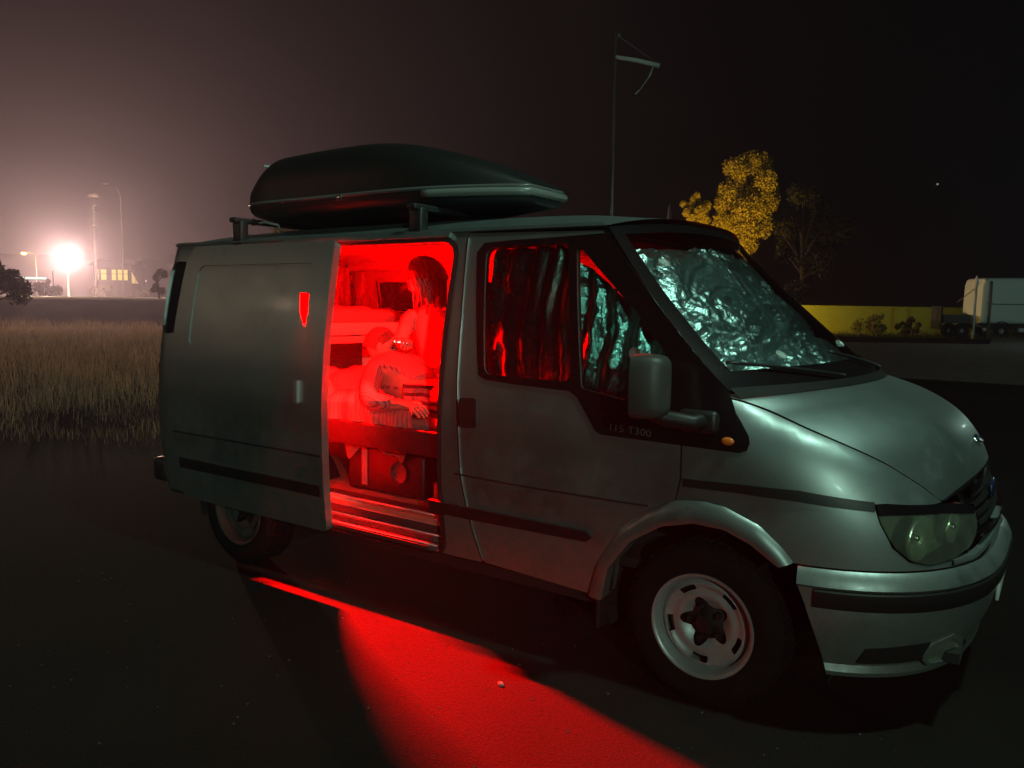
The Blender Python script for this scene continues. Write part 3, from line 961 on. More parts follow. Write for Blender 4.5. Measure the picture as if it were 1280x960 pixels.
# windows and pillars seen at the back of the interior
iw = MB(); iw.box((-3.23, .815, 1.66), (.46, .02, .30), bev=.03, rx=.17); iw.build("side_window", M_['tint'], van)
iw = MB(); iw.box((-3.69, .50, 1.66), (.02, .46, .34), bev=.03); iw.build("back_window", M_['tint'], van)
ip = MB(); ip.box((-3.62, .80, 1.3), (.12, .12, 1.2), bev=.03); ip.build("corner_pillar", M_['lining'], van)
hdr = MB(); hdr.box((-2.5, .70, 1.87), (2.3, .10, .07), bev=.02); hdr.build("ceiling_rail", M_['lining'], van)
cu = MB()
V = []; F = []
n = 40
for i in range(n):
    t = i / (n - 1)
    y = .34 + .30 * t; x = -3.63 + .018 * math.sin(t * 34) + .01 * math.sin(t * 13)
    for z in (1.86, 1.7, 1.54, 1.44):
        V.append((x, y + .01 * math.sin(t * 9 + z * 7), z))
for i in range(n - 1):
    for j in range(3): F.append((i * 4 + j, (i + 1) * 4 + j, (i + 1) * 4 + j + 1, i * 4 + j + 1))
cur = pydata("curtain", V, F, mat("curtain_cloth", (.45, .40, .36), .9), None, True)
tag(cur, "pale pleated curtain drawn across the van's back window", "curtain")

# ------------------------------------------------------------------ red interior lamp
RL = thing("ceiling_strip_lamp", "red glowing strip lamp along the van ceiling", "lamp", (-2.72, -.64, 1.900))
d = MB(); d.box((0, 0, 0), (.36, .035, .012), bev=.003); d.build("lamp_channel", mat("alu", (.5, .5, .5), .4, metal=.8), RL)
d = MB(); d.box((0, 0, -.010), (.34, .022, .008), bev=.002); d.build("light_strip", mat("red_led", (.2, .01, .01), .4, emit=(1, .0, .0), es=9.), RL)
ld = bpy.data.lights.new("red_strip_light", 'AREA')
ld.shape = 'RECTANGLE'; ld.size = .34; ld.size_y = .03
ld.color = (1., .0, .0); ld.energy = RED_W
lo = bpy.data.objects.new("red_strip_light", ld); COL.objects.link(lo)
lo.parent = RL; lo.location = (0, -.0, -.018)
lo.rotation_euler = (math.radians(-16), 0, 0)

# ------------------------------------------------------------------ people
def skin_mesh(name, nodes, edges, m, parent, root, sub=2, smooth_it=0):
    keys = list(nodes)
    me = bpy.data.meshes.new(name + "_cage")
    me.from_pydata([nodes[k][0] for k in keys], [(keys.index(a), keys.index(b)) for a, b in edges], [])
    o = bpy.data.objects.new(name + "_cage", me)
    COL.objects.link(o)
    sk = o.modifiers.new("skin", 'SKIN')
    sk.use_smooth_shade = True
    for i, k in enumerate(keys):
        r = nodes[k][1]
        me.skin_vertices[0].data[i].radius = r if isinstance(r, tuple) else (r, r)
        me.skin_vertices[0].data[i].use_root = (k == root)
    ss = o.modifiers.new("sub", 'SUBSURF'); ss.levels = sub; ss.render_levels = sub
    bpy.context.view_layer.update()
    dgr = bpy.context.evaluated_depsgraph_get()
    out = bpy.data.meshes.new_from_object(o.evaluated_get(dgr))
    bpy.data.objects.remove(o)
    out.name = name
    out.materials.clear()
    return link(name, out, m, parent, True)

def hand_nodes(nodes, edges, wrist, at, d, n, s=1., curl=.5, pre="h", flip=1):
    """five-fingered hand: d along the hand, n = back of the hand, thumb side = d x n * flip"""
    d = Vector(d).normalized(); n = Vector(n).normalized(); n = (n - d * n.dot(d)).normalized()
    t = d.cross(n) * flip
    at = Vector(at)
    palm = at + d * .035 * s; kn = at + d * .072 * s
    nodes[pre + "p0"] = (palm[:], (.022 * s, .018 * s)); nodes[pre + "p1"] = (kn[:], (.020 * s, .014 * s))
    edges += [(wrist, pre + "p0"), (pre + "p0", pre + "p1")]
    for k, (off, ln) in enumerate(((.030, .072), (.010, .080), (-.010, .074), (-.029, .058))):
        b = kn + t * off * s + d * .008 * s
        a1 = curl * .8; a2 = curl * 1.7; a3 = curl * 2.3
        prev = pre + "p1"; p = b
        nodes[f"{pre}f{k}0"] = (p[:], .0095 * s); edges.append((prev, f"{pre}f{k}0")); prev = f"{pre}f{k}0"
        for j, (a, fr) in enumerate(((a1, .45), (a2, .30), (a3, .25))):
            p = p + (d * math.cos(a) - n * math.sin(a)) * ln * fr * s
            nodes[f"{pre}f{k}{j+1}"] = (p[:], (.009 - .001 * j) * s); edges.append((prev, f"{pre}f{k}{j+1}")); prev = f"{pre}f{k}{j+1}"
    b = at + d * .03 * s + t * .028 * s
    nodes[pre + "t0"] = (b[:], .012 * s); edges.append((pre + "p0", pre + "t0"))
    p = b + (d * .6 + t * .75 - n * .2).normalized() * .032 * s
    nodes[pre + "t1"] = (p[:], .0105 * s); edges.append((pre + "t0", pre + "t1"))
    p2 = p + (d * .9 + t * .2 - n * .4).normalized() * .028 * s
    nodes[pre + "t2"] = (p2[:], .009 * s); edges.append((pre + "t1", pre + "t2"))

def head_mesh(name, c, f, up, m, parent, s=1.):
    """head with brow, nose, mouth, chin and ears; f = facing direction"""
    f = Vector(f).normalized(); up = Vector(up); up = (up - f * up.dot(f)).normalized(); sd = up.cross(f)
    n = 36; mm = 26
    V = []; F = []
    for i in range(mm + 1):
        ph = -math.pi / 2 + math.pi * i / mm
        for k in range(n):
            a = 2 * math.pi * k / n
            x = math.cos(a) * math.cos(ph); y = math.sin(a) * math.cos(ph); z = math.sin(ph)   # x forward, y side, z up
            px, py, pz = x * .098, y * .076, z * .120
            if z < 0: py *= 1 - .28 * (-z) ** 1.3; px = px * (1 - .10 * (-z) ** 2) + .014 * (-z)
            if x < 0: px *= 1.06
            def g(y0, z0, w, h): return math.exp(-((py - y0) / w) ** 2 - ((pz - z0) / h) ** 2) if x > 0 else 0
            px += .022 * g(0, -.022, .011, .016) + .012 * g(0, -.004, .009, .022)
            px += .006 * g(0, .022, .05, .010) - .011 * (g(.032, .004, .014, .010) + g(-.032, .004, .014, .010))
            px += .006 * g(0, -.056, .022, .008) + .005 * g(0, -.070, .020, .006) - .004 * g(0, -.063, .022, .0035)
            px += .010 * g(0, -.10, .025, .018)
            V.append((Vector(c) + (f * px + sd * py + up * pz) * s)[:])
    for i in range(mm):
        for k in range(n): F.append((i * n + k, i * n + (k + 1) % n, (i + 1) * n + (k + 1) % n, (i + 1) * n + k))
    h = pydata(name, V, F, m, parent, True)
    for q in (1, -1):
        e = MB()
        e.ell((0, 0, 0), (.020 * s, .008 * s, .032 * s), 12, M=Matrix((f.to_tuple(), sd.to_tuple(), up.to_tuple())).transposed().to_4x4() @ Matrix.Rotation(.3 * q, 4, 'Z'))
        e.v = [(Vector(v) + Vector(c) + (sd * q * .077 - f * .008 - up * .008) * s)[:] for v in e.v]
        e.build("ear", m, h)
        y = MB(); y.ell((Vector(c) + (f * .083 + sd * q * .032 + up * .004) * s)[:], (.0085 * s,) * 3, 10); y.build("eye", mat("eye_dark", (.02, .015, .01), .2), h)
    return h

skin = mat("skin", (.46, .20, .15), .5, var=.06, vscale=20)
tee = mat("pale_tee", (.34, .15, .14), .9, bump=.25, bscale=25)
fstripe = stripe_mat("fine_striped_knit", (.34, .14, .13), (.13, .05, .06), 26, 'Y', width=.72, warp=2.0)
bstripe = stripe_mat("wide_striped_cloth", (.20, .10, .11), (.012, .006, .012), 7.5, 'Z', width=.55, warp=1.2)

# seated person, facing out of the side door
A = thing("person", "dark-haired person in pale t-shirt, seated upright in the van with a white stick", "person", (-2.0, -.15, .95))
iv = Matrix.Translation((2.0, .15, -.95))
def toA(p): return (iv @ Vector(p))[:]
nd = {}; ed = []
def N_(d, k, p, r): d[k] = (toA(p), r)
N_(nd, 'pel', (-2.00, -.12, 1.03), (.155, .12)); N_(nd, 'wai', (-2.02, -.13, 1.20), (.125, .10)); N_(nd, 'che', (-2.04, -.15, 1.40), (.150, .105)); N_(nd, 'nkb', (-2.05, -.15, 1.555), (.075, .06)); N_(nd, 'nec', (-2.055, -.165, 1.63), .052); N_(nd, 'sku', (-2.075, -.175, 1.70), .06)
N_(nd, 'shR', (-2.19, -.21, 1.515), .056); N_(nd, 'elR', (-2.17, -.36, 1.33), .042); N_(nd, 'wrR', (-2.02, -.475, 1.365), .028)
N_(nd, 'shL', (-1.90, -.09, 1.515), .056); N_(nd, 'elL', (-1.83, -.22, 1.28), .042); N_(nd, 'wrL', (-1.90, -.42, 1.17), .028)
N_(nd, 'hiR', (-2.08, -.22, 1.02), .105); N_(nd, 'knR', (-2.02, -.58, 1.08), .07); N_(nd, 'anR', (-1.72, -.36, 1.0), .045)
N_(nd, 'hiL', (-1.90, -.20, 1.02), .105); N_(nd, 'knL', (-1.56, -.42, 1.07), .07); N_(nd, 'anL', (-1.86, -.55, .99), .045)
ed += [('pel', 'wai'), ('wai', 'che'), ('che', 'nkb'), ('nkb', 'nec'), ('nec', 'sku'), ('che', 'shR'), ('shR', 'elR'), ('elR', 'wrR'), ('che', 'shL'), ('shL', 'elL'), ('elL', 'wrL'), ('pel', 'hiR'), ('hiR', 'knR'), ('knR', 'anR'), ('pel', 'hiL'), ('hiL', 'knL'), ('knL', 'anL')]
hand_nodes(nd, ed, 'wrR', toA((-2.0, -.49, 1.37)), (.75, -.55, .1), (.2, .1, 1), .95, .75, "r", 1)
hand_nodes(nd, ed, 'wrL', toA((-1.905, -.43, 1.165)), (-.6, -.6, -.15), (0, -.1, 1), .95, .35, "l", -1)
skin_mesh("body", nd, ed, skin, A, 'pel')
hA = head_mesh("head", toA((-2.09, -.19, 1.735)), (-.52, -.78, -.40), (-.25, 0, 1), skin, A)
# t-shirt, trousers
tn = {}
for k, p, r in (('wai', (-2.02, -.13, 1.12), (.165, .125)), ('mid', (-2.03, -.14, 1.26), (.150, .120)), ('che', (-2.04, -.15, 1.41), (.168, .122)), ('nkb', (-2.05, -.15, 1.545), (.066, .056)),
                ('shR', (-2.185, -.21, 1.515), .068), ('slR', (-2.185, -.30, 1.42), .066), ('shL', (-1.905, -.09, 1.515), .068), ('slL', (-1.865, -.155, 1.40), .066)):
    N_(tn, k, p, r)
skin_mesh("t_shirt", tn, [('wai', 'mid'), ('mid', 'che'), ('che', 'nkb'), ('che', 'shR'), ('shR', 'slR'), ('che', 'shL'), ('shL', 'slL')], tee, A, 'che')
tn = {}
for k, p, r in (('pel', (-2.0, -.12, 1.03), (.175, .14)), ('hiR', (-2.08, -.22, 1.02), .115), ('knR', (-2.02, -.58, 1.08), .082), ('anR', (-1.76, -.40, 1.0), .058),
                ('hiL', (-1.90, -.20, 1.02), .115), ('knL', (-1.56, -.42, 1.07), .082), ('anL', (-1.82, -.52, .99), .058)):
    N_(tn, k, p, r)
skin_mesh("trousers", tn, [('pel', 'hiR'), ('hiR', 'knR'), ('knR', 'anR'), ('pel', 'hiL'), ('hiL', 'knL'), ('knL', 'anL')], mat("rumpled_trousers", (.26, .12, .11), .9, bump=.5, bscale=14), A, 'pel')
# hair: cap and a long fall on the right-hand side of the picture
def hair(name, c, f, up, m, parent, s=1., front=.35, low=-.02, fall=0., puff=.016):
    f = Vector(f).normalized(); up = Vector(up); up = (up - f * up.dot(f)).normalized(); sd = up.cross(f)
    V = []; F = []
    n = 64; mm = 22
    for i in range(mm + 1):
        for k in range(n):
            a = 2 * math.pi * k / n
            lim = low + (front - low) * max(0, math.cos(a)) ** .6 if math.cos(a) > 0 else low
            zt = 1 - (1 - lim) * i / mm
            z = max(-1, min(1, zt)); rr = math.sqrt(max(0, 1 - z * z)) if z > -.05 else 1.0
            strand = .003 * math.sin(k * 2.9 + 2 * math.sin(i * .5)) + .002 * noise.noise(Vector((k * .9, i * .3, 2)))
            x = math.cos(a) * rr * (.106 + puff) ; y = math.sin(a) * rr * (.078 + puff)
            pz = z * (.120 + puff)
            if z < 0:
                y *= 1 - .1 * (-z)
            V.append((Vector(c) + (f * (x * (1 + strand * 8) - .006) + sd * y * (1 + strand * 8) + up * pz) * s)[:])
    for i in range(mm):
        for k in range(n): F.append((i * n + k, (i + 1) * n + k, (i + 1) * n + (k + 1) % n, i * n + (k + 1) % n))
    return pydata(name, V, F, m, parent, True)
hairm = mat("dark_hair", (.012, .008, .007), .45, var=.3, vscale=40)
hair("hair", toA((-2.09, -.19, 1.735)), (-.52, -.78, -.40), (-.25, 0, 1), hairm, A, front=.42, low=-.35)
lk = MB()
hc = Vector((-2.09, -.19, 1.735)); hf = Vector((-.52, -.78, -.40)).normalized(); hu = Vector((-.25, 0, 1)); hu = (hu - hf * hu.dot(hf)).normalized(); hs = hu.cross(hf)
rh = np.random.default_rng(4)
for k in range(280):
    a = rh.uniform(.55, 2 * math.pi - .55); ln_ = rh.uniform(.16, .30) * (1.0 if abs(a - math.pi) < 1.9 else .75)
    pts = []
    ph = 1.45; 
    for q in range(9):
        t = q / 8; el = 1.45 - 1.75 * min(1, t * 1.6)
        jit = .004 * math.sin(k * 3.1 + q)
        rr = 1.13 + .02 * math.sin(k)
        d_ = hf * math.cos(a + .05 * math.sin(k + q)) * math.cos(el) * .103 + hs * math.sin(a) * math.cos(el) * .082 + hu * math.sin(el) * .124
        p = hc + d_ * rr + Vector((jit, jit, 0))
        if t > .6: p = p + Vector((0, 0, -1)) * (t - .6) * ln_ * 1.6 + (hc - p).normalized() * .010 * (t - .6)
        pts.append(toA(p))
    lk.tube(pts, [.0045, .005, .005, .005, .005, .0045, .004, .003, .0015], 5)
lo_ = lk.build("hair_locks", hairm, A); lo_["kind"] = "stuff"
stk = thing("lit_stick", "small glowing white stick in the seated person's fingers", "stick", (-1.985, -.535, 1.368))
d = MB(); d.tube([(-.035, -.012, .003), (.035, .018, -.004)], .0052, 8)
d.build("stick_tube", mat("white_glow", (.9, .9, .9), .4, emit=(1, .93, .85), es=1.6), stk)
d = MB(); d.tube([(-.041, -.0146, .0035), (-.035, -.012, .003)], .0056, 8); d.build("stick_cap", M_['black_plastic'], stk)

# reclining person in the striped jumper
Bp = thing("person", "reclining person with cropped hair and striped jumper, propped on pillows in the van", "person", (-1.8, -.5, .95))
iv2 = Matrix.Translation((1.8, .5, -.95))
def toB(p): return (iv2 @ Vector(p))[:]
nb = {}; eb = []
for k, p, r in (('pel', (-1.73, -.50, 1.04), (.14, .12)), ('wai', (-1.88, -.50, 1.10), (.125, .105)), ('che', (-2.03, -.50, 1.18), (.145, .11)), ('nkb', (-2.13, -.49, 1.26), .06), ('nec', (-2.16, -.485, 1.295), .052), ('sku', (-2.19, -.48, 1.335), .06),
                ('shR', (-2.09, -.645, 1.20), .055), ('elR', (-1.98, -.80, 1.045), .042), ('wrR', (-1.76, -.77, 1.05), .030),
                ('shL', (-2.10, -.34, 1.22), .055), ('elL', (-1.93, -.25, 1.10), .042), ('wrL', (-1.74, -.34, 1.16), .030),
                ('hiR', (-1.70, -.58, 1.03), .10), ('knR', (-1.36, -.60, 1.17), .068), ('anR', (-1.12, -.62, .98), .045), ('toR', (-1.02, -.64, .965), .035),
                ('hiL', (-1.70, -.42, 1.04), .10), ('knL', (-1.40, -.36, 1.24), .068), ('anL', (-1.16, -.36, .99), .045), ('toL', (-1.06, -.36, .965), .035)):
    nb[k] = (toB(p), r)
eb += [('pel', 'wai'), ('wai', 'che'), ('che', 'nkb'), ('nkb', 'nec'), ('nec', 'sku'), ('che', 'shR'), ('shR', 'elR'), ('elR', 'wrR'), ('che', 'shL'), ('shL', 'elL'), ('elL', 'wrL'),
       ('pel', 'hiR'), ('hiR', 'knR'), ('knR', 'anR'), ('anR', 'toR'), ('pel', 'hiL'), ('hiL', 'knL'), ('knL', 'anL'), ('anL', 'toL')]
hand_nodes(nb, eb, 'wrR', toB((-1.745, -.775, 1.052)), (.95, .05, -.12), (0, -.45, 1), 1.05, .45, "r", -1)
hand_nodes(nb, eb, 'wrL', toB((-1.725, -.35, 1.165)), (.8, -.3, .0), (0, .1, 1), 1.05, .4, "l", 1)
skin_mesh("body", nb, eb, skin, Bp, 'pel')
head_mesh("head", toB((-2.195, -.475, 1.345)), (.72, .62, -.28), (.2, .1, 1), skin, Bp, .84)
hair("hair", toB((-2.195, -.475, 1.345)), (.72, .62, -.28), (.2, .1, 1), mat("cropped_hair", (.10, .025, .02), .85, bump=.5, bscale=160), Bp, .84, front=.70, low=-.30, puff=.003)
tn = {}
for k, p, r in (('wai', (-1.80, -.50, 1.075), (.15, .13)), ('mid', (-1.91, -.50, 1.12), (.145, .125)), ('che', (-2.03, -.50, 1.185), (.16, .125)), ('nkb', (-2.13, -.49, 1.262), .07),
                ('shR', (-2.09, -.645, 1.20), .070), ('elR', (-1.98, -.80, 1.05), .060), ('wrR', (-1.79, -.772, 1.05), .046),
                ('shL', (-2.10, -.34, 1.22), .070), ('elL', (-1.93, -.25, 1.10), .058), ('wrL', (-1.77, -.325, 1.15), .046)):
    tn[k] = (toB(p), r)
skin_mesh("jumper", tn, [('wai', 'mid'), ('mid', 'che'), ('che', 'nkb'), ('che', 'shR'), ('shR', 'elR'), ('elR', 'wrR'), ('che', 'shL'), ('shL', 'elL'), ('elL', 'wrL')], fstripe, Bp, 'che')
tn = {}
for k, p, r in (('pel', (-1.73, -.50, 1.04), (.15, .13)), ('hiR', (-1.70, -.58, 1.03), .11), ('knR', (-1.36, -.60, 1.17), .080), ('anR', (-1.13, -.62, .99), .055),
                ('hiL', (-1.70, -.42, 1.04), .11), ('knL', (-1.40, -.36, 1.24), .080), ('anL', (-1.17, -.36, 1.0), .055)):
    tn[k] = (toB(p), r)
skin_mesh("leggings", tn, [('pel', 'hiR'), ('hiR', 'knR'), ('knR', 'anR'), ('pel', 'hiL'), ('hiL', 'knL'), ('knL', 'anL')], bstripe, Bp, 'pel')

# ------------------------------------------------------------------ camper fittings
bed = thing("van_bed", "raised bed platform across the van with dark edge board", "bed", (-2.2, -.1, .9))
def toL(c, p): return (p[0] - c[0], p[1] - c[1], p[2] - c[2])
b = MB(); b.box((-.0, .02, -.02), (2.0, 1.40, .06), bev=.004); b.build("platform", mat("bed_ply", (.20, .14, .10), .7), bed, False)
b = MB(); b.box((.06, -.705, -.03), (1.72, .025, .13), bev=.006); b.build("edge_board", mat("dark_stained_board", (.009, .005, .006), .55), bed)
b = MB(); b.box((-.02, .02, .045), (1.96, 1.36, .07), bev=.03); b.build("mattress", mat("mattress_cloth", (.24, .12, .11), .9, bump=.3, bscale=12), bed)
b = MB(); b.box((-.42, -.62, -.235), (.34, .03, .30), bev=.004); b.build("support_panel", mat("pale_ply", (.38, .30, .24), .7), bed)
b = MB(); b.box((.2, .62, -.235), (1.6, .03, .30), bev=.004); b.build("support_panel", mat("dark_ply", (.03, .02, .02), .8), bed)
tag(bed, None, None)
shf = thing("storage_shelf", "pale overhead shelf across the back of the van above a dark recess", "shelf", (-3.29, .02, 1.40))
b = MB(); b.box((0, 0, 0), (.66, 1.64, .03), bev=.004); b.build("shelf_board", M_['lining'], shf)
b = MB(); b.box((.335, 0, .005), (.02, 1.64, .085), bev=.006); b.build("front_lip", M_['lining'], shf)
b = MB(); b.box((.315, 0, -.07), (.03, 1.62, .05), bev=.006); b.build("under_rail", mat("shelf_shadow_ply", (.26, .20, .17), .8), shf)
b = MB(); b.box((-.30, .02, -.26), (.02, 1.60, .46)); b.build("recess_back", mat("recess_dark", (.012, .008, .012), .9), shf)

def cushion(name, label, cat, c, r, m, rz=0., rx=0., ry=0., seed=1, sq=.62, nz=.02):
    t = MB(); t.ell((0, 0, 0), r, 30, squish=sq, nz=nz, sc=5., seed=seed)
    o = t.build(name, m)
    o.location = c; o.rotation_euler = (rx, ry, rz)
    tag(o, label, cat)
    return o
cot = mat("cotton", (.36, .17, .15), .95, bump=.35, bscale=10)
cot2 = mat("grey_cotton", (.16, .09, .085), .95, bump=.4, bscale=12)
cushion("pillow", "plump pale pillow behind the reclining person's shoulders", "pillow", (-2.40, -.52, 1.06), (.17, .24, .11), cot2, .2, .0, -.5, 2)
cushion("pillow", "pillow at the van bed's edge beside the sliding door", "pillow", (-2.44, -.66, 1.07), (.15, .12, .12), cot, -.3, .2, .2, 5)
cushion("bedding_bundle", "rolled grey bedding on the overhead shelf", "bedding", (-3.30, .05, 1.475), (.29, .66, .075), cot2, 0, 0, 0, 3, .5, .03)
cushion("duffel_bag", "soft pale bag on the shelf by the van's back window", "bag", (-3.36, -.10, 1.55), (.22, .20, .10), cot, .4, 0, 0, 9, .7, .03)

def sheet(name, label, cat, fn, ni, nj, m, thick=.006):
    V = []; F = []
    for s_ in (0, 1):
        for i in range(ni):
            for j in range(nj):
                p = fn(i / (ni - 1), j / (nj - 1)); V.append((p[0], p[1], p[2] - s_ * thick))
    K = ni * nj
    for i in range(ni - 1):
        for j in range(nj - 1):
            q = (i * nj + j, (i + 1) * nj + j, (i + 1) * nj + j + 1, i * nj + j + 1)
            F.append(q); F.append(tuple(x + K for x in reversed(q)))
    for i in range(ni - 1):
        for j in (0, nj - 1):
            a, b2 = i * nj + j, (i + 1) * nj + j
            F.append((a, b2, b2 + K, a + K) if j else (b2, a, a + K, b2 + K))
    for j in range(nj - 1):
        for i in (0, ni - 1):
            a, b2 = i * nj + j, i * nj + j + 1
            F.append((b2, a, a + K, b2 + K) if i else (a, b2, b2 + K, a + K))
    o = pydata(name, V, F, m, None, True)
    o.data.set_sharp_from_angle(angle=math.radians(50))
    return tag(o, label, cat)
def blank(i, j):
    x = -2.46 + .80 * i
    w = j * .62
    y = -.30 - min(w, .50)
    z = 1.055 + .035 * math.sin(x * 9 + w * 5) * (1 - j * .5) + .03 * noise.fractal(Vector((x * 5, w * 6, 1)), .9, 2, 4)
    if w > .46: z -= (w - .46) * .95; y -= .012 * math.sin(x * 38) * (w - .46) * 8
    z = max(z, .985 if w < .46 else 0)
    return (x, y, z)
sheet("striped_blanket", "pale finely striped blanket draped over the van bed's near edge", "blanket", blank, 60, 36, stripe_mat("blanket_stripe", (.34, .15, .14), (.20, .08, .08), 11, 'X', width=.82, warp=2.5))
def duv(i, j):
    x = -2.60 + .75 * i; y = -.25 + .75 * j
    return (x, y, 1.05 + .10 * math.sin(math.pi * i) * math.sin(math.pi * j) + .05 * noise.fractal(Vector((x * 4, y * 4, 6)), .9, 2, 4))
sheet("duvet", "rumpled pale duvet on the far side of the van bed", "duvet", duv, 40, 40, cot)

bx = thing("dark_storage_box", "dark storage box with pale strap under the van bed", "box", (-1.98, -.46, .515))
b = MB(); b.box((0, 0, .13), (.58, .42, .26), bev=.02); b.build("box_body", mat("dark_box_plastic", (.003, .002, .002), .5, bump=.05), bx)
b = MB(); b.box((0, 0, .268), (.60, .44, .024), bev=.008); b.build("box_lid", mat("dark_box_lid", (.008, .005, .005), .5), bx)
b = MB(); b.box((-.15, -.214, .145), (.045, .006, .22), bev=.002); b.build("strap", mat("grey_strap", (.16, .13, .13), .8), bx)
b = MB(); b.lathe([(0, .0), (.055, .0), (.06, .006), (.06, .012)], 24, Matrix.Translation((.12, -.212, .14)) @ Matrix.Rotation(math.radians(90), 4, 'X')); b.build("round_latch", mat("latch", (.04, .03, .03), .5), bx)
def clo(i, j):
    x = -2.27 + .52 * i
    w = j * .34
    y = -.52 - min(w, .17) - .02 * math.sin(i * 15)
    z = .835 + .018 * math.sin(i * 19 + j * 2) - max(0, w - .17) * (.40 + .22 * math.sin(i * 9.5 + .6) + .12 * math.sin(i * 23))
    return (x, y, z)
sheet("crumpled_cloth", "crumpled cloth hanging over the front of the dark storage box", "cloth", clo, 60, 24, cot)
bg_ = thing("carrier_bag", "pale carrier bag under the van bed, above a grey carton", "bag", (-1.53, -.55, .645))
def bagv():
    t = MB(); t.ell((0, 0, .11), (.085, .10, .115), 22, squish=.7, nz=.02, sc=8, seed=4); return t
bagv().build("bag_body", cot, bg_)
b = MB(); b.tube([(-.04, -.04, .2), (-.03, -.03, .25), (.03, -.03, .25), (.04, -.04, .2)], .006, 6); b.build("bag_handle", cot, bg_)
ct = thing("carton", "grey and white carton on the van floor under the pale bag", "carton", (-1.52, -.56, .515))
b = MB(); b.box((0, 0, .06), (.20, .22, .12), bev=.004); b.build("carton_body", mat("grey_card", (.22, .22, .20), .8), ct)
b = MB(); b.box((-.07, -.112, .06), (.05, .004, .10)); b.build("white_label", mat("white_card", (.5, .5, .48), .8), ct)
pk = cushion("dark_jacket", "dark jacket bundled at the bed's front end", "jacket", (-1.42, -.55, 1.0), (.12, .16, .07), mat("dark_jacket", (.05, .02, .025), .5, bump=.4, bscale=16), .3, 0, 0, 11, .8, .03)


# ------------------------------------------------------------------ roof rack and roof box
rack = thing("roof_rack", "two black crossbars clamped to the silver van's roof", "roof rack", (-2.2, 0, 2.0))
for x in (-3.05, -1.62):
    b = MB(); b.box((x + 2.2, 0, .070), (.06, 1.72, .030), bev=.008); b.build("crossbar", M_['black_plastic'], rack)
    for y in (-.80, .80):
        b = MB(); b.box((x + 2.2, y, -.012), (.09, .06, .165), bev=.014); b.build("rack_foot", M_['black_plastic'], rack)
box = thing("roof_box", "long black roof box with pointed nose on top of the van", "roof box", (-2.25, -.33, 2.088))
def rbox(lo, hi, name, m, zb, zt, par):
    V = []; F = []
    n = 44; L = 40
    for i in range(L + 1):
        t = i / L                                     # 0 rear .. 1 nose
        x = -1.18 + 2.36 * t
        tl = max(0, (t - .45) / .55); tr2 = max(0, (.12 - t) / .12)
        hw = .41 * (1 - .62 * tl ** 2.6) * (1 - .10 * tr2 ** 2)
        top = .055 + .345 * (1 - .80 * tl ** 2.1) * (1 - .42 * tr2 ** 2) * (.93 + .07 * math.sin(math.pi * min(1, t * 1.3)))
        bot = -.02 + .03 * tl ** 2 + .02 * tr2
        mid = .085 + .012 * tl
        for k in range(n):
            a = 2 * math.pi * k / n
            cy = math.copysign(abs(math.cos(a)) ** .48, math.cos(a)); cz = math.copysign(abs(math.sin(a)) ** .62, math.sin(a))
            z = mid + (top - mid) * cz if cz > 0 else mid + (mid - bot) * cz
            V.append((x + (.0 if t < 1 else .0), hw * cy, z))
    def ok(k):
        c = math.sin(2 * math.pi * (k + .5) / n)
        return (c > 0) == (lo >= 0)
    for i in range(L):
        for k in range(n):
            if ok(k): F.append((i * n + k, (i + 1) * n + k, (i + 1) * n + (k + 1) % n, i * n + (k + 1) % n))
    for base, rev in ((0, 0), (L * n, 1)):
        ring = [base + k for k in range(n) if (math.sin(2 * math.pi * k / n) >= -1e-6 if lo >= 0 else math.sin(2 * math.pi * k / n) <= 1e-6)]
        if lo < 0: ring = ring
        F.append(tuple(ring) if not rev else tuple(reversed(ring)))
    o = pydata(name, V, F, m, par, True)
    o.data.set_sharp_from_angle(angle=math.radians(45))
    return o
lidm = mat("black_box_shell", (.007, .006, .006), .5, var=.2, vscale=5, bump=.04, bscale=180)
lid = rbox(0, 1, "lid", lidm, 0, 1, box)
rbox(-1, 0, "base_tray", M_['black_plastic'], 0, 1, box)
# raised rim where lid and base meet
V = []
def rim_pts():
    pts = []
    for sgn in (-1, 1):
        seq = []
        for i in range(41):
            t = i / 40; tl = max(0, (t - .45) / .55); tr2 = max(0, (.12 - t) / .12)
            seq.append((-1.18 + 2.36 * t, sgn * (.41 * (1 - .62 * tl ** 2.6) * (1 - .10 * tr2 ** 2) + .004), .085 + .012 * tl))
        pts += seq if sgn < 0 else seq[::-1]
    return pts
b = MB(); b.tube(rim_pts() + [rim_pts()[0]], .011, 6); b.build("seam_rim", mat("rim_grey", (.10, .10, .10), .3), box)
b = MB(); rp_ = rim_pts(); b.tube([(p[0] + .012, p[1] * 1.02, p[2] - .028) for p in rp_[29:53]], .021, 8); b.build("nose_lip", mat("nose_grey", (.16, .165, .155), .32), box)
b = MB(); b.tube([(-1.12, -.30, .33), (-1.16, 0, .35), (-1.12, .30, .33)], .009, 6); b.build("lid_edge_lamplight", mat("lid_edge_lit", (.4, .38, .38), .3), box)  # pale colour stands for lamplight caught on the lid's rear edge
b = MB(); b.box((-.15, -.418, .075), (.05, .02, .03), bev=.005); b.build("lock", M_['chrome'], box)
loop = MB(); loop.tube([(-1.02, -.30, -.02), (-.98, -.34, -.06), (-.84, -.36, -.05), (-.74, -.34, -.07), (-.76, -.30, -.11), (-.85, -.26, -.12)], .008, 6)
lp_ = tag(loop.build("tie_strap", mat("grey_webbing", (.35, .33, .32), .7)), "grey tie strap looped under the back of the roof box", "strap")
lp_.location = (-2.12, -.33, 2.118); box.location.x = -2.12; box.scale = (.82, 1, 1)
def box_in(o): pass

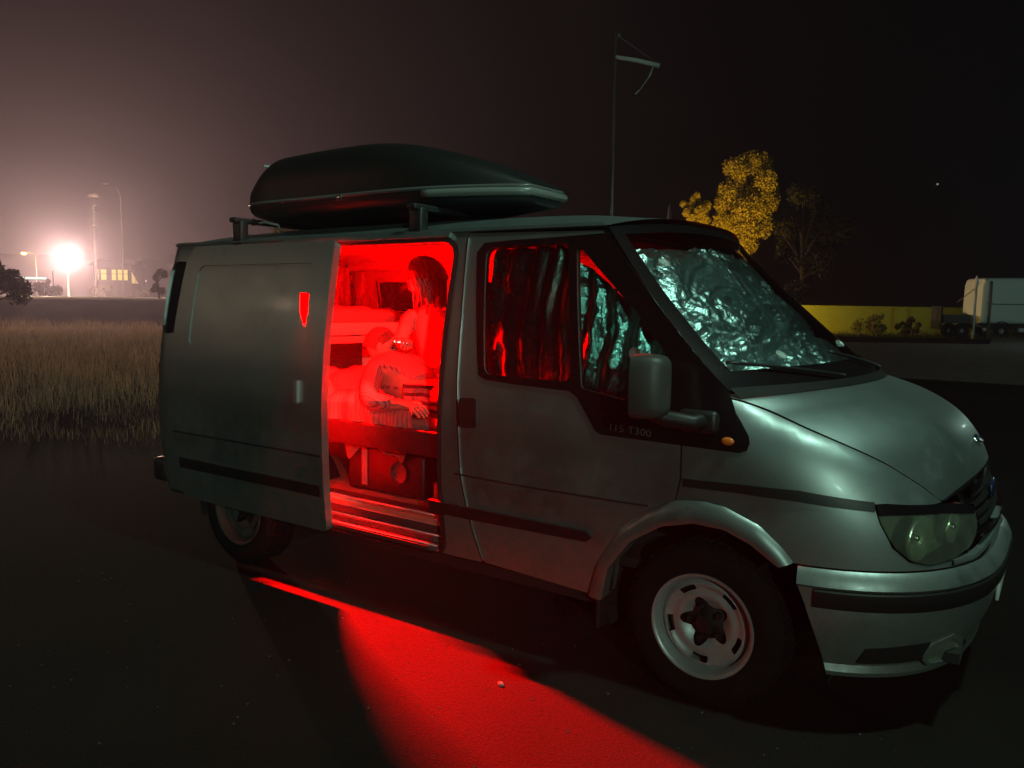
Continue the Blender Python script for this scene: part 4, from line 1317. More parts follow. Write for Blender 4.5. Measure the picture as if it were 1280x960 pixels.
# ------------------------------------------------------------------ foil sunshades
def crin(a, b, sx=1., sz=1., seed=0, amp=1.):
    p = Vector((a * sx, b * sz, seed * 3.7))
    q = p + Vector((noise.noise(p * 2.1), noise.noise(p * 2.3 + Vector((9, 1, 3))), 0)) * .35
    h = .016 * noise.ridged_multi_fractal(q * 3.2, .8, 2.1, 3, 1.0, 1.6) + .0065 * noise.ridged_multi_fractal(q * 9.5, .7, 2.1, 3, 1.0, 1.8)
    return amp * h
def foil_shade(poly, label, seed, sx, sz, cups, amp=1.):
    def fold(u, z):
        w = noise.noise(Vector((u * 2.2, z * 1.6, seed * 5.1)))
        return .020 * math.sin(u * 56 + 5 * w + 1.5 * z) * (.72 + .7 * abs(noise.noise(Vector((u * 5, z * 2.2, seed + 9.)))))
    def disp(V): return np.array([crin(u, z, sx, sz, seed, amp) + fold(u, z) - .055 for u, z in V])
    o = panel("foil_sunshade", poly, M_['foil'], None, off=-.035, depth=0, step=.013, disp=disp)
    tag(o, label, "sunshade")
    for (u, z) in cups:
        p, nn = S(np.array([u]), np.array([z]), np.array([-.013]))
        c = MB()
        M = Matrix.Translation(p[0]) @ Vector((0, 0, 1)).rotation_difference(Vector(nn[0])).to_matrix().to_4x4()
        c.lathe([(0, -.014), (.007, -.014), (.009, -.006), (.02, .0), (.024, .004)], 20, M)
        c.build("suction_cup", M_['cup'], o)
foil_shade([(-1.135, 1.868), (-.82, 1.875), (-.69, 1.858), (-.585, 1.255), (-1.045, 1.255), (-1.105, 1.50), (-1.13, 1.58)], "crinkled foil sunshade with suction cups behind the front door's big window", 13, 1.5, .6, [(-1.06, 1.72), (-1.055, 1.475), (-1.02, 1.36)], 1.1)
foil_shade([(-.675, 1.79), (-.60, 1.765), (-.30, 1.53), (-.13, 1.34), (-.19, 1.25), (-.35, 1.19), (-.575, 1.225)], "crinkled foil sunshade behind the front door's small quarter window", 2, 1.4, .8, [(-.33, 1.40)], 1.0)
def wdisp(p): return -.100 + crin(p.y, p.x * 1.2 - p.z, 1., 1.15, 5, 1.6)
ws_f = ws_patch("foil_sunshade", T0 + .012, T1 - .03, J0 + .012, J1 - .012, mat("windscreen_foil", (.34, .44, .44), .30, metal=1., bump=.4, bscale=45), None, 0, 90, 190, wdisp)
tag(ws_f, "wide crinkled foil sunshade filling the van's windscreen", "sunshade")
for (t, j) in ((.80, .10), (.22, .20), (.25, .62)):
    p = wsc(t, j, -.012); c = MB()
    M = Matrix.Translation(p) @ Vector((0, 0, 1)).rotation_difference(Vector((.55, -.2, .75))).to_matrix().to_4x4()
    c.lathe([(0, -.014), (.007, -.014), (.009, -.006), (.022, .0), (.026, .004)], 20, M)
    c.build("suction_cup", M_['cup'], ws_f)

# ------------------------------------------------------------------ lamps of the place, plus an added side fill
steel = mat("galvanised_steel", (.28, .28, .28), .5, metal=.6, var=.2, vscale=8)
def street_lamp(label, base, h, arm, head, col, watts, rad, name="street_lamp", group=None, es=60.):
    t = thing(name, label, "street lamp", base, group)
    b = MB(); b.tube([(0, 0, 0), (0, 0, h * .5), (0, 0, h)], [.09, .075, .06], 10); b.build("pole", steel, t)
    if arm:
        b = MB(); b.tube([(0, 0, h - .05), (arm[0] * .5, arm[1] * .5, h + .18), (arm[0], arm[1], h + .2)], .04, 8); b.build("arm", steel, t)
    hx, hy = (arm[0], arm[1]) if arm else (0, 0)
    b = MB(); b.box((hx, hy, h + .20), (head, head * .6, .10), bev=.03); b.build("lamp_head", steel, t)
    b = MB(); b.ell((hx, hy, h + .15 - rad * .2), (rad, rad, rad * .55), 16)
    b.build("lamp_bulb", mat("bulb_glow", (.8, .8, .8), .3, emit=col, es=es), t)
    if watts:
        l = bpy.data.lights.new("lamp_light", 'POINT'); l.energy = watts; l.color = col; l.shadow_soft_size = rad * 1.15
        lo = bpy.data.objects.new("lamp_light", l); COL.objects.link(lo); lo.parent = t; lo.location = (hx, hy, h + .15 - rad * 1.8)
    return t
street_lamp("tall yard lamp glaring white-yellow beside the lit hut", (-86.8, 39.72, 1.75), 4.6, None, 1.2, (1., .67, .44), YARD_W, .30, es=60)
street_lamp("small amber street lamp on a hooked pole left of the glaring yard lamp", (-105.6, 45.2, 1.75), 5.3, (-1.2, -.85), .7, (1., .52, .03), 900, .30, es=14)
def flood(label, base, aim, watts, size, h=.7, col=(1., .62, .09)):
    f = thing("flood_lamp", label, "lamp", base)
    b = MB(); b.tube([(0, 0, 0), (0, 0, h)], .05, 8); b.build("post", steel, f)
    d = (Vector(aim) - Vector(base)); a = math.atan2(d.y, d.x)
    b = MB(); b.box((0, 0, h + .12), (.16, .40, .26), rz=a, bev=.03); b.build("lamp_head", steel, f)
    l = bpy.data.lights.new("flood_light", 'SPOT'); l.energy = watts; l.color = col; l.spot_size = math.radians(size); l.spot_blend = .5; l.shadow_soft_size = .10
    o = bpy.data.objects.new("flood_light", l); COL.objects.link(o); o.parent = f
    o.location = (math.cos(a) * .16, math.sin(a) * .16, h + .12)
    o.rotation_euler = (Vector(aim) - Vector(base) - o.location).to_track_quat('-Z', 'Y').to_euler()
flood("amber ground flood lamp aimed up at the yellow trees", (-18.6, 45.2, 0), (-20.2, 56.0, 9.0), TREE_W, 44)
flood("low amber flood lamp washing along the yellow wall", (-14.4, 47.6, 0), (-9.5, 55.8, 1.0), WALL_W, 105, .9)
flood("low amber flood lamp by the tree behind the roof box", (-31.0, 20.6, 0), (-31, 23.2, 4.6), 130, 90, .5)
street_lamp("added warm lamp out of view left of the van, brightening its side", (-11.6, -8.2, 0), 4.4, (.5, .5), .6, (1., .66, .46), SIDE_FILL_W, .15, es=20)  # unseen fill lamp, added to lift the van's dark side
street_lamp("greenish white street lamp out in the gravel yard near the box truck", (8.5, 41.0, 0), 5.5, (-.8, .6), .6, (.66, 1., .84), 620, .14, es=30)
street_lamp("greenish white street lamp at the far corner of the parking place", (8.9, -10.4, 0), 4.4, (-.8, .7), .6, (.62, 1., .78), GREEN2_W, .14, es=40)
street_lamp("greenish white street lamp with long arm over the van's nose", GREEN_POS + (0,), 7.6, (-2.8, 2.2), .6, (.58, 1., .80), GREEN_W, .16, es=40)
sg = thing("lit_sign", "long narrow illuminated white sign below the amber street lamp", "sign", (-73.55, 30.2, 1.7), rz=math.radians(34.7))
b = MB(); b.box((0, 0, 1.62), (2.15, .12, .17), bev=.02); b.build("sign_face", mat("sign_glow", (.8, .9, .9), .4, emit=(.62, .95, .85), es=1.3), sg)
for x in (-.9, .9):
    b = MB(); b.tube([(x, 0, 0), (x, 0, 1.6)], .035, 6); b.build("sign_post", steel, sg)

# ------------------------------------------------------------------ left background: bank, hut, masts
dirv = Vector((-.897, .442, 0)); lat = Vector((.442, .897, 0))
V = []; F = []
na, nb_ = 40, 60
for i in range(na):
    for j in range(nb_):
        s_ = 52 + 150 * (i / (na - 1)) ** 1.3; t_ = -85 + 140 * j / (nb_ - 1)
        e = max(0, min(1, (s_ - 54) / 14)); e = e * e * (3 - 2 * e)
        p = Vector((1.11, -3.9, 0)) + dirv * s_ + lat * t_
        z = 1.72 * e - .25 * (1 - e) + .16 * noise.fractal(p * .12, .9, 2, 4) * e + .35 * math.exp(-((s_ - 63) / 3) ** 2) * (.5 + noise.noise(p * .08))
        if i == na - 1: z = -.3
        V.append((p.x, p.y, z))
for i in range(na - 1):
    for j in range(nb_ - 1): F.append((i * nb_ + j, i * nb_ + j + 1, (i + 1) * nb_ + j + 1, (i + 1) * nb_ + j))
tag(pydata("earth_bank", V, F, mat("dry_earth", (.20, .15, .11), .95, var=.4, vscale=.6, bump=.5, bscale=3), None, True), kind="structure")

hut = thing("wooden_hut", "low wooden hut with warmly lit windows beyond the field", "hut", (-126.4, 66.5, 1.75), rz=math.radians(34.7))
hut.scale = (1.38,) * 3
wood = mat("hut_wood", (.055, .035, .035), .85, var=.3, vscale=4)
dsteel = mat("weathered_steel", (.13, .12, .125), .7)
glow = mat("lit_pane", (.10, .08, .03), .4, emit=(1., .72, .14), es=.75)
b = MB(); b.box((0, 1.5, 1.05), (4.6, 3.0, 2.1)); b.box((0, 1.5, 3.55), (4.6, 3.0, .5)); b.box((-2.2, 1.5, 2.7), (.2, 3., 1.3)); b.box((2.2, 1.5, 2.7), (.2, 3., 1.3)); b.box((0, 2.9, 2.7), (4.4, .15, 1.3))
b.build("wall", wood, hut, False)
b = MB(); b.add([(-2.7, -.5, 3.8), (2.7, -.5, 3.8), (2.7, 3.4, 3.8), (-2.7, 3.4, 3.8), (-2.7, 1.45, 4.55), (2.7, 1.45, 4.55)], [(0, 1, 5, 4), (2, 3, 4, 5), (0, 4, 3), (1, 2, 5), (3, 2, 1, 0)])
b.build("roof", mat("hut_roof", (.05, .045, .05), .8), hut, False)
for k, x in enumerate((-1.85, -1.05, .15, .85, 1.5)):
    w = .34 if k == 0 else (.62 if k == 1 else .50)
    f = MB(); f.box((x, .0, 2.72), (w + .1, .12, 1.34)); f.build("window", wood, hut, False)
    p = MB(); p.box((x, -.07, 2.72), (w, .03, 1.22)); p.build("pane", glow, hut.children[-1], False)
    g2 = MB(); g2.box((x, -.09, 2.85), (w, .02, .05)); g2.build("glazing_bar", wood, hut.children[-1], False)
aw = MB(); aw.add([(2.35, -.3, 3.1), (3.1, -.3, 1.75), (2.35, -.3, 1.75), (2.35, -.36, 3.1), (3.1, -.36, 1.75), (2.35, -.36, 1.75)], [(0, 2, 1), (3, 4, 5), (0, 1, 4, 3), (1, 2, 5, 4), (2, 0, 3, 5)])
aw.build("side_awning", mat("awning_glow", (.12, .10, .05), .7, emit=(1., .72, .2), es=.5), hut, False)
sh = thing("serving_stand", "small pale serving stand in front of the lit hut", "stand", (-124.1, 64.0, 1.75), rz=math.radians(34.7))
sh.scale = (1.38,) * 3
b = MB(); b.box((0, 0, .95), (1.3, .5, 1.0), bev=.03); b.build("counter", mat("stand_cream", (.10, .085, .04), .7), sh)
for x in (-.55, .55):
    b = MB(); b.box((x, 0, .22), (.08, .4, .45)); b.build("leg", wood, sh, False)
ms = thing("beacon_mast", "tall slim mast with disc platforms right of the yard lamp", "mast", (-124.7, 62.8, 1.7))
ms.scale = (1.38,) * 3
b = MB(); b.tube([(0, 0, 0), (0, 0, 11.4)], [.22, .12], 8); b.build("mast_pole", dsteel, ms)
b = MB(); b.lathe([(0, 11.75), (.35, 11.7), (.62, 11.45), (.60, 11.3), (0, 11.3)], 20); b.build("top_disc", mat("mast_white", (.45, .42, .42), .5), ms)
for z in (10.4, 9.6, 8.9, 8.2):
    b = MB(); b.lathe([(.1, z + .07), (.38, z + .04), (.38, z - .04), (.1, z - .07)], 16); b.build("ring_platform", mat("mast_ring", (.34, .32, .32), .5), ms)
tl_ = thing("unlit_street_lamp", "tall unlit street lamp with curved arm above the hut", "street lamp", (-119.9, 64.5, 1.7))
tl_.scale = (1.38,) * 3
b = MB(); b.tube([(0, 0, 0), (0, 0, 6), (0, 0, 11.2), (-.1, -.07, 11.9), (-.5, -.35, 12.5), (-1.0, -.7, 12.7)], [.09, .08, .06, .05, .05, .05], 8); b.build("curved_pole", dsteel, tl_)
b = MB(); b.box((-1.2, -.84, 12.68), (.8, .3, .14), rz=.6, bev=.04); b.build("lamp_head", dsteel, tl_)
for k, (x, y) in enumerate(((-131.4, 73.6), (-130.8, 74.0), (-130.2, 74.4))):
    b = thing("distant_bulb", ("leftmost", "middle", "rightmost")[k] + " of the three tiny lamps in a row right of the hut", "lamp", (x, y, 1.7), "three tiny lamps right of the hut")
    d = MB(); d.tube([(0, 0, 0), (0, 0, 3.0)], .03, 6); d.build("post", steel, b)
    d = MB(); d.ell((0, 0, 3.1), (.09, .09, .22), 10); d.build("globe", mat("tiny_glow", (.8, .8, .8), .4, emit=(1, .85, .7), es=1.2), b)
for k, (x, y, h, lb) in enumerate(((-101.0, 50.2, 4.4, "thin fence post just right of the yard lamp"), (-117.2, 65.0, 6.0, "thin dark post at the hut's right-hand corner"), (-78.5, 34.2, 2.6, "short dark post below the glaring yard lamp"))):
    b = thing("thin_post", lb, "post", (x, y, 1.6)); d = MB(); d.tube([(0, 0, 0), (0, 0, h)], .05, 6); d.build("shaft", wood, b); d = MB(); d.ell((0, 0, h), (.08, .08, .06), 8); d.build("cap", steel, b)

# ------------------------------------------------------------------ trees and bushes
def leaf_mat(name, a, b_):
    m = mat(name, a, .7)
    nt = m.node_tree; bs = nt.nodes["Principled BSDF"]
    gi = nt.nodes.new("ShaderNodeTexCoord"); nz = nt.nodes.new("ShaderNodeTexNoise"); nz.inputs["Scale"].default_value = 1.3; nz.inputs["Detail"].default_value = 5
    nt.links.new(gi.outputs["Object"], nz.inputs["Vector"])
    mx = nt.nodes.new("ShaderNodeMix"); mx.data_type = 'RGBA'; mx.inputs["A"].default_value = (*a, 1); mx.inputs["B"].default_value = (*b_, 1)
    nt.links.new(nz.outputs["Fac"], mx.inputs["Factor"]); nt.links.new(mx.outputs["Result"], bs.inputs["Base Color"])
    bs.inputs["Subsurface Weight"].default_value = 0
    return m
def leaves(clumps, n, size, seed, parent, m, name="crown", up=0.):
    r = np.random.default_rng(seed)
    w = np.array([c[3] ** 2 for c in clumps]); w = w / w.sum()
    idx = r.choice(len(clumps), n, p=w)
    C = np.array([[c[0], c[1], c[2]] for c in clumps])[idx]; R = np.array([c[3] for c in clumps])[idx]
    d = r.normal(size=(n, 3)); d /= np.linalg.norm(d, axis=1)[:, None]
    P = C + d * (R * r.uniform(.45, 1.05, n) )[:, None] * np.array([1, 1, 1.0 + up])
    a = r.normal(size=(n, 3)); a /= np.linalg.norm(a, axis=1)[:, None]
    b = np.cross(a, d + r.normal(size=(n, 3)) * .6); b /= np.linalg.norm(b, axis=1)[:, None]
    s = (size * r.uniform(.5, 1.2, n))[:, None]
    V = np.stack([P - a * s, P + b * s * .45, P + a * s, P - b * s * .45], 1).reshape(-1, 3)
    F = np.arange(n * 4).reshape(-1, 4)
    return pydata(name, V, F.tolist(), m, parent, False)
bark = mat("bark", (.07, .05, .035), .9, var=.3, vscale=10)
def tree(name, label, base, h, crown_z, rx, rz_, m, seed, ncl=26, n=7000, size=.16, group=None, cat="tree", skew=(0, 0)):
    t = thing(name, label, cat, base, group)
    r = random.Random(seed)
    cl = []
    for k in range(ncl):
        a = r.uniform(0, 2 * math.pi); q = r.uniform(-1, 1); rad = math.sqrt(max(0, 1 - q * q)) * r.uniform(.35, .95)
        cl.append((rx * rad * math.cos(a) + skew[0] * q, rx * rad * math.sin(a) + skew[1] * q, crown_z + rz_ * q * .9, r.uniform(.16, .34) * rx * (1.15 - .3 * max(0, q))))
    b = MB(); b.tube([(0, 0, -.1), (.1, .05, crown_z * .5), (.0, 0, crown_z), (.05, 0, crown_z + rz_ * .6)], [.045 * rx + .08, .036 * rx + .06, .03 * rx + .03, .03], 8)
    tr_ = b.build("trunk", bark, t)
    lb = MB()
    for c in cl[::2]:
        z0 = crown_z - rz_ * .7 + .5 * (c[2] - crown_z + rz_ * .7) * .8
        lb.tube([(0, 0, z0), (c[0] * .5, c[1] * .5, (z0 + c[2]) * .5 + .1), c[:3]], [.03 * rx + .02, .02 * rx + .01, .012], 5, False)
    lb.build("limb", bark, tr_)["kind"] = "stuff"
    leaves(cl, n, size, seed, t, m)
    return t
ylw = leaf_mat("autumn_leaves", (.56, .40, .02), (.26, .21, .02))
drk = leaf_mat("dark_leaves", (.022, .02, .008), (.014, .016, .007))
tree("autumn_tree", "tall yellow-leaved tree catching lamplight beyond the van's windscreen", (-19.3, 56.3, 0), 13.5, 9.6, 2.6, 3.5, ylw, 3, 70, 34000, .115)
tree("autumn_tree", "small yellow-leaved tree left of the tall yellow tree", (-22.4, 54.0, 0), 9, 8.8, 1.15, 1.4, ylw, 8, 24, 8000, .095)
tree("dark_tree", "shadowed leafy tree at right of the tall yellow tree", (-15.9, 59.5, 0), 12, 6.6, 2.9, 4.6, drk, 12, 26, 7000, .17)
tree("autumn_tree", "yellow-lit tree seen under the roof box behind the van", (-31.0, 23.2, 0), 6, 4.6, 1.55, 1.35, ylw, 15, 16, 4500, .11)
tree("spiky_shrub", "lit green shrub at the van's back corner, right of the hut", (-55.4, 30.7, 0), 4, 3.1, .75, 1.0, leaf_mat("shrub_green", (.12, .13, .02), (.16, .12, .02)), 21, 10, 1600, .16, cat="shrub")
tree("yellow_bush", "low yellow bush under the long lit sign", (-77.5, 33.3, 1.6), 2, .9, 1.5, .75, leaf_mat("bush_yellow", (.10, .065, .01), (.05, .036, .01)), 23, 14, 2500, .14, cat="bush")
for k, (x, y, s_, lb) in enumerate(((-103.0, 51.6, 1.2, "scrubby bush between yard lamp and hut"), (-112.0, 58.5, 1.1, "scrubby bush in front of the lit hut"), (-110.0, 61.8, 1.2, "scrubby bush right of the serving stand"), (-80.6, 31.5, 1.2, "dry bush at the left end of the bank"))):
    tree("scrub_bush", lb, (x, y, 1.6), 1.5, .7 * s_, 1.1 * s_, .6 * s_, leaf_mat("scrub", (.045, .035, .018), (.03, .024, .014)), 30 + k, 10, 1400, .14, "scrub bushes along the bank", "bush")
tree("dark_hedge", "dark slanting conifer at the left edge of the field", (-42.0, 13.3, 0), 4, 1.7, 1.7, 1.6, leaf_mat("conifer", (.03, .03, .02), (.02, .02, .015)), 44, 22, 5000, .13, cat="conifer", skew=(1.0, .7))

# dry grass of the field, and verge grass by the wall
def grass(name, pts_fn, n, hmin, hmax, wid, m, seed):
    r = np.random.default_rng(seed)
    P = pts_fn(r, n); n = len(P)
    h = r.uniform(hmin, hmax, n) * (0.6 + .4 * r.random(n)) * np.clip((np.hypot(P[:, 0] - 1.1, P[:, 1] + 3.9) - 8.5) / 8, .35 if name == 'dry_grass' else 1, 1) * np.array([.70 + .75 * noise.noise(Vector((a_ * .8, b_ * .8, 3))) for a_, b_ in zip(P[:, 0], P[:, 1])]); a = r.uniform(0, 2 * math.pi, n); ln = r.uniform(.05, .75, n) ** 1.4 * h
    dx = np.cos(a) * ln; dy = np.sin(a) * ln
    pa = r.uniform(0, 2 * math.pi, n); wv = wid * np.clip(h / .45, .25, 1.); wx = np.cos(pa) * wv; wy = np.sin(pa) * wv
    Z = np.zeros(n)
    v = np.stack([np.stack([P[:, 0] - wx, P[:, 1] - wy, P[:, 2]], 1), np.stack([P[:, 0] + wx, P[:, 1] + wy, P[:, 2]], 1),
                  np.stack([P[:, 0] + dx * .3 + wx * .8, P[:, 1] + dy * .3 + wy * .8, P[:, 2] + h * .55], 1), np.stack([P[:, 0] + dx * .3 - wx * .8, P[:, 1] + dy * .3 - wy * .8, P[:, 2] + h * .55], 1),
                  np.stack([P[:, 0] + dx, P[:, 1] + dy, P[:, 2] + h], 1)], 1).reshape(-1, 3)
    k = np.arange(n) * 5
    f = [(a_, a_ + 1, a_ + 2, a_ + 3) for a_ in k.tolist()] + [(a_ + 3, a_ + 2, a_ + 4) for a_ in k.tolist()]
    me = bpy.data.meshes.new(name); me.from_pydata(v.tolist(), [], f); me.update()
    return tag(link(name, me, m, None, False), kind="stuff")
def straw_mat():
    m = mat("straw", (.48, .34, .20), .8, var=.35, vscale=.8)
    nt = m.node_tree; b = nt.nodes["Principled BSDF"]; out = nt.nodes["Material Output"]
    tr = nt.nodes.new("ShaderNodeBsdfTranslucent"); tr.inputs[0].default_value = (.60, .40, .23, 1)
    mx = nt.nodes.new("ShaderNodeMixShader"); mx.inputs[0].default_value = .5
    nt.links.new(b.outputs[0], mx.inputs[1]); nt.links.new(tr.outputs[0], mx.inputs[2]); nt.links.new(mx.outputs[0], out.inputs[0])
    return m
def field(r, n):
    d = 9.4 + 48 * r.random(n) ** 1.6
    az = np.radians(r.uniform(139, 161.5, n))
    x = 1.11 + d * np.cos(az); y = -3.9 + d * np.sin(az)
    cl = np.array([noise.noise(Vector((a * .45, b * .45, 0))) for a, b in zip(x, y)])
    k = (cl > -.25 - .3 * r.random(n)) & ~((x > -4.6) & (y > -1.5)) & (d > 8.9 + 6.0 * r.random(n) + 2.8 * cl)
    return np.stack([x[k], y[k], 0 * x[k]], 1)
grass("dry_grass", field, 42000, .25, .85, .006, straw_mat(), 5)
def verge(r, n):
    t = r.uniform(-6, 26, n); q = r.random(n) ** 1.4 * 7.5
    x = -15.2 + .825 * t + .565 * q; y = 51.6 + .565 * t - .825 * q
    return np.stack([x, y, 0 * x], 1)
grass("verge_grass", verge, 9000, .15, .5, .012, mat("verge_green", (.07, .08, .02), .8, var=.3, vscale=.8), 6)

# ------------------------------------------------------------------ windsock pole
wp_ = thing("windsock_pole", "tall slender windsock pole with short white arm behind the van", "pole", (-9.4, 16.1, 0))
b = MB(); b.tube([(0, 0, -.05), (-.1, .13, 4.5), (-.22, .31, 9.08)], [.05, .04, .028], 8); b.build("mast_tube", steel, wp_)
b = MB(); b.tube([(-.20, .28, 8.44), (.26, .60, 8.36), (.80, .97, 8.22)], [.045, .058, .064], 10); b.build("sock_arm", mat("sock_white", (.82, .82, .78), .7), wp_)
b = MB(); b.tube([(-.17, .31, 9.0), (.10, .50, 8.80), (.62, .86, 8.38)], .012, 5); b.build("stay_wire", steel, wp_)
b = MB(); b.tube([(.66, .88, 8.22), (.60, .84, 7.98), (.55, .80, 7.88), (.38, .68, 7.58), (.28, .61, 7.45)], [.012, .03, .016, .012, .03], 6); b.build("hanging_tail", mat("tail_cloth", (.5, .5, .48), .8), wp_)
b = MB(); b.lathe([(0, 9.12), (.05, 9.08), (.05, 8.98), (0, 8.96)], 10, Matrix.Translation((-.14, .33, -.02))); b.build("swivel_cap", steel, wp_)
pp_ = thing("pale_banner_pole", "short pole with pale pointed top left of the small yellow tree", "pole", (-21.9, 48.2, 0))
b = MB(); b.tube([(0, 0, 0), (0, 0, 7.4)], .05, 6); b.build("shaft", mat("dull_pole", (.08, .08, .08), .8), pp_)
b = MB(); b.lathe([(.0, 8.75), (.07, 8.5), (.15, 7.9), (.17, 7.4), (0, 7.35)], 12); b.build("pale_top", mat("pale_canvas", (.22, .21, .21), .8), pp_)

# ------------------------------------------------------------------ right background: wall, trailer, truck, posts
wl = thing("yellow_wall", "long yellow rendered wall behind the parking place", "wall", (-14.07, 52.8, 0), rz=math.radians(34.4))
b = MB(); b.box((5.0, 0, .92), (32, .25, 1.84)); b.build("render_coat", mat("yellow_render", (.38, .40, .05), .9, var=.25, vscale=1.2, bump=.2, bscale=20), wl, False)
for k in range(32):
    c = MB(); c.box((-10.5 + k * 1.0, 0, 1.875), (.992, .33, .07), bev=.008); c.build("coping_stone", mat("coping", (.20, .18, .14), .9) if k == 0 else wl.children[-1].data.materials[0], wl)
bush_pos = ((-9.2, 51.9, 1.3), (-7.1, 52.9, 1.0))
for k, (x, y, s_) in enumerate(bush_pos):
    tree("verge_bush", ("round dark bush at the foot of the yellow wall", "smaller bush at the yellow wall, next to the trailer")[k], (x, y, 0), 1.2, .55 * s_, .9 * s_, .55 * s_, leaf_mat("verge_leaves", (.13, .12, .02), (.07, .07, .015)), 60 + k, 10, 1500, .09, None, "bush")
tlr = thing("farm_trailer", "dark two-wheeled farm trailer in front of the yellow wall", "trailer", (-4.5, 51.2, 0), rz=math.radians(34.4))
tlr.scale = (1.25, 1.25, 1.25)
b = MB(); b.box((-.1, 0, .95), (1.3, .9, .40), bev=.02); b.build("trailer_bed", mat("trailer_dark", (.04, .04, .035), .7), tlr)
b = MB(); b.box((-.85, 0, 1.0), (.10, .9, 1.1), bev=.01); b.build("tail_board", mat("trailer_black", (.015, .015, .015), .8), tlr)
b = MB(); b.tube([(.55, 0, .8), (1.5, 0, .55)], .04, 6); b.build("drawbar", steel, tlr)
for y in (-.55, .55):
    b = MB(); b.lathe([(.10, -.07), (.24, -.09), (.36, -.07), (.38, 0), (.36, .07), (.24, .09), (.10, .07)], 28, Matrix.Translation((.05, y, .38)) @ Matrix.Rotation(math.radians(90), 4, 'X')); w_ = b.build("wheel", M_['tyre'], tlr)
    b = MB(); b.lathe([(0, .085), (.10, .08), (.11, .05)], 16, Matrix.Translation((.05, y, .38)) @ Matrix.Rotation(math.radians(90 if y < 0 else -90), 4, 'X')); b.build("hub", steel, w_)
p1 = thing("white_post", "white post with slanting stay between trailer and pale box truck", "post", (-3.5, 51.6, 0))
p1.scale = (1.15, 1.15, 1.16)
b = MB(); b.tube([(0, 0, 0), (0, 0, 2.8)], .07, 8); b.build("shaft", mat("post_white", (.6, .6, .56), .7), p1)
b = MB(); b.lathe([(0, 3.30), (.04, 3.2), (.12, 2.9), (.10, 2.75), (0, 2.72)], 10); b.build("pointed_cap", mat("post_cap_white", (.75, .75, .75), .6), p1)
b = MB(); b.tube([(-.05, 0, 2.6), (-.75, -.5, 1.9)], .02, 5); b.build("stay", steel, p1)
p2 = thing("dark_post", "thin dark post just left of the pale box truck", "post", (-2.75, 51.9, 0))
p2.scale = (1.1, 1.1, 1.12)
b = MB(); b.tube([(0, 0, 0), (0, 0, 3.1)], .08, 8); b.build("shaft", mat("post_dark", (.12, .10, .07), .8), p2)
b = MB(); b.box((0, 0, 1.9), (.30, .10, .12), bev=.02); b.build("bracket", steel, p2)
tk = thing("box_truck", "pale greenish box truck parked at the right edge beyond the yellow wall", "truck", (-3.35, 54.4, 0), rz=math.radians(34.7))
twh = mat("truck_pale", (.66, .74, .72), .45, var=.05, vscale=2)
V = []; F = []
sec = rounded([(0, .90), (2.2, .90), (2.2, 3.75), (0, 3.75)], .28, 5)
for (x, k, dz) in ((-.0, .93, -.06), (.10, .985, .0), (.30, 1., .02), (3., 1., .06), (5.4, 1., .05), (5.5, .96, .0)):
    for (y, z) in sec: V.append((x + .05 * (z - .9) / 2.8 * (1 if x < .2 else 0), 1.1 + (y - 1.1) * k, .9 + (z - .9) * (k if z > 2 else 1) + dz * (z > 2)))
n = len(sec)
for i in range(5):
    for k in range(n): F.append((i * n + k, (i + 1) * n + k, (i + 1) * n + (k + 1) % n, i * n + (k + 1) % n))
F.append(tuple(range(n))); F.append(tuple(reversed([5 * n + k for k in range(n)])))
o = pydata("box_body", V, F, twh, tk, True); o.data.set_sharp_from_angle(angle=math.radians(40))
b = MB(); b.box((2.9, -.008, 2.13), (4.9, .02, .06)); b.build("side_stripe", mat("truck_stripe", (.05, .14, .12), .5), tk, False)
b = MB(); b.box((2.9, 1.1, .72), (5.6, 1.9, .34)); b.build("chassis", M_['dark'], tk, False)
for x in (1.35, 5.0):
    for y in (.12, 2.05):
        b = MB(); b.lathe([(.18, -.1), (.30, -.12), (.44, -.10), (.46, 0), (.44, .10), (.30, .12), (.18, .1)], 28, Matrix.Translation((x, y, .46)) @ Matrix.Rotation(math.radians(90), 4, 'X')); w_ = b.build("wheel", M_['tyre'], tk)
        b = MB(); b.lathe([(0, .06), (.17, .05), (.19, .09)], 18, Matrix.Translation((x, y, .46)) @ Matrix.Rotation(math.radians(90 if y < 1 else -90), 4, 'X')); b.build("hub", steel, w_)
V = []; F = []
b = MB(); b.lathe([(.50, -.02), (.56, -.02), (.56, .03), (.50, .03)], 30, Matrix.Translation((1.35, .0, .50)) @ Matrix.Rotation(math.radians(90), 4, 'X'), True); b.build("wheel_arch", M_['dark'], tk)
b = MB(); b.ell((.28, .02, .55), (.14, .06, .13), 14); b.build("tail_lamp", mat("pale_lamp", (.7, .66, .66), .4), tk)
b = MB(); b.box((3.2, .05, .52), (1.6, .3, .26), bev=.05); b.build("side_tank", mat("tank_pale", (.5, .5, .5), .5), tk)
b = MB(); b.box((6.35, 1.1, 1.55), (1.6, 2.0, 2.0), bev=.25); cb = b.build("cab", twh, tk)
b = MB(); b.box((6.5, .085, 1.95), (.8, .03, .6), bev=.01); b.build("cab_window", M_['tint'], cb)

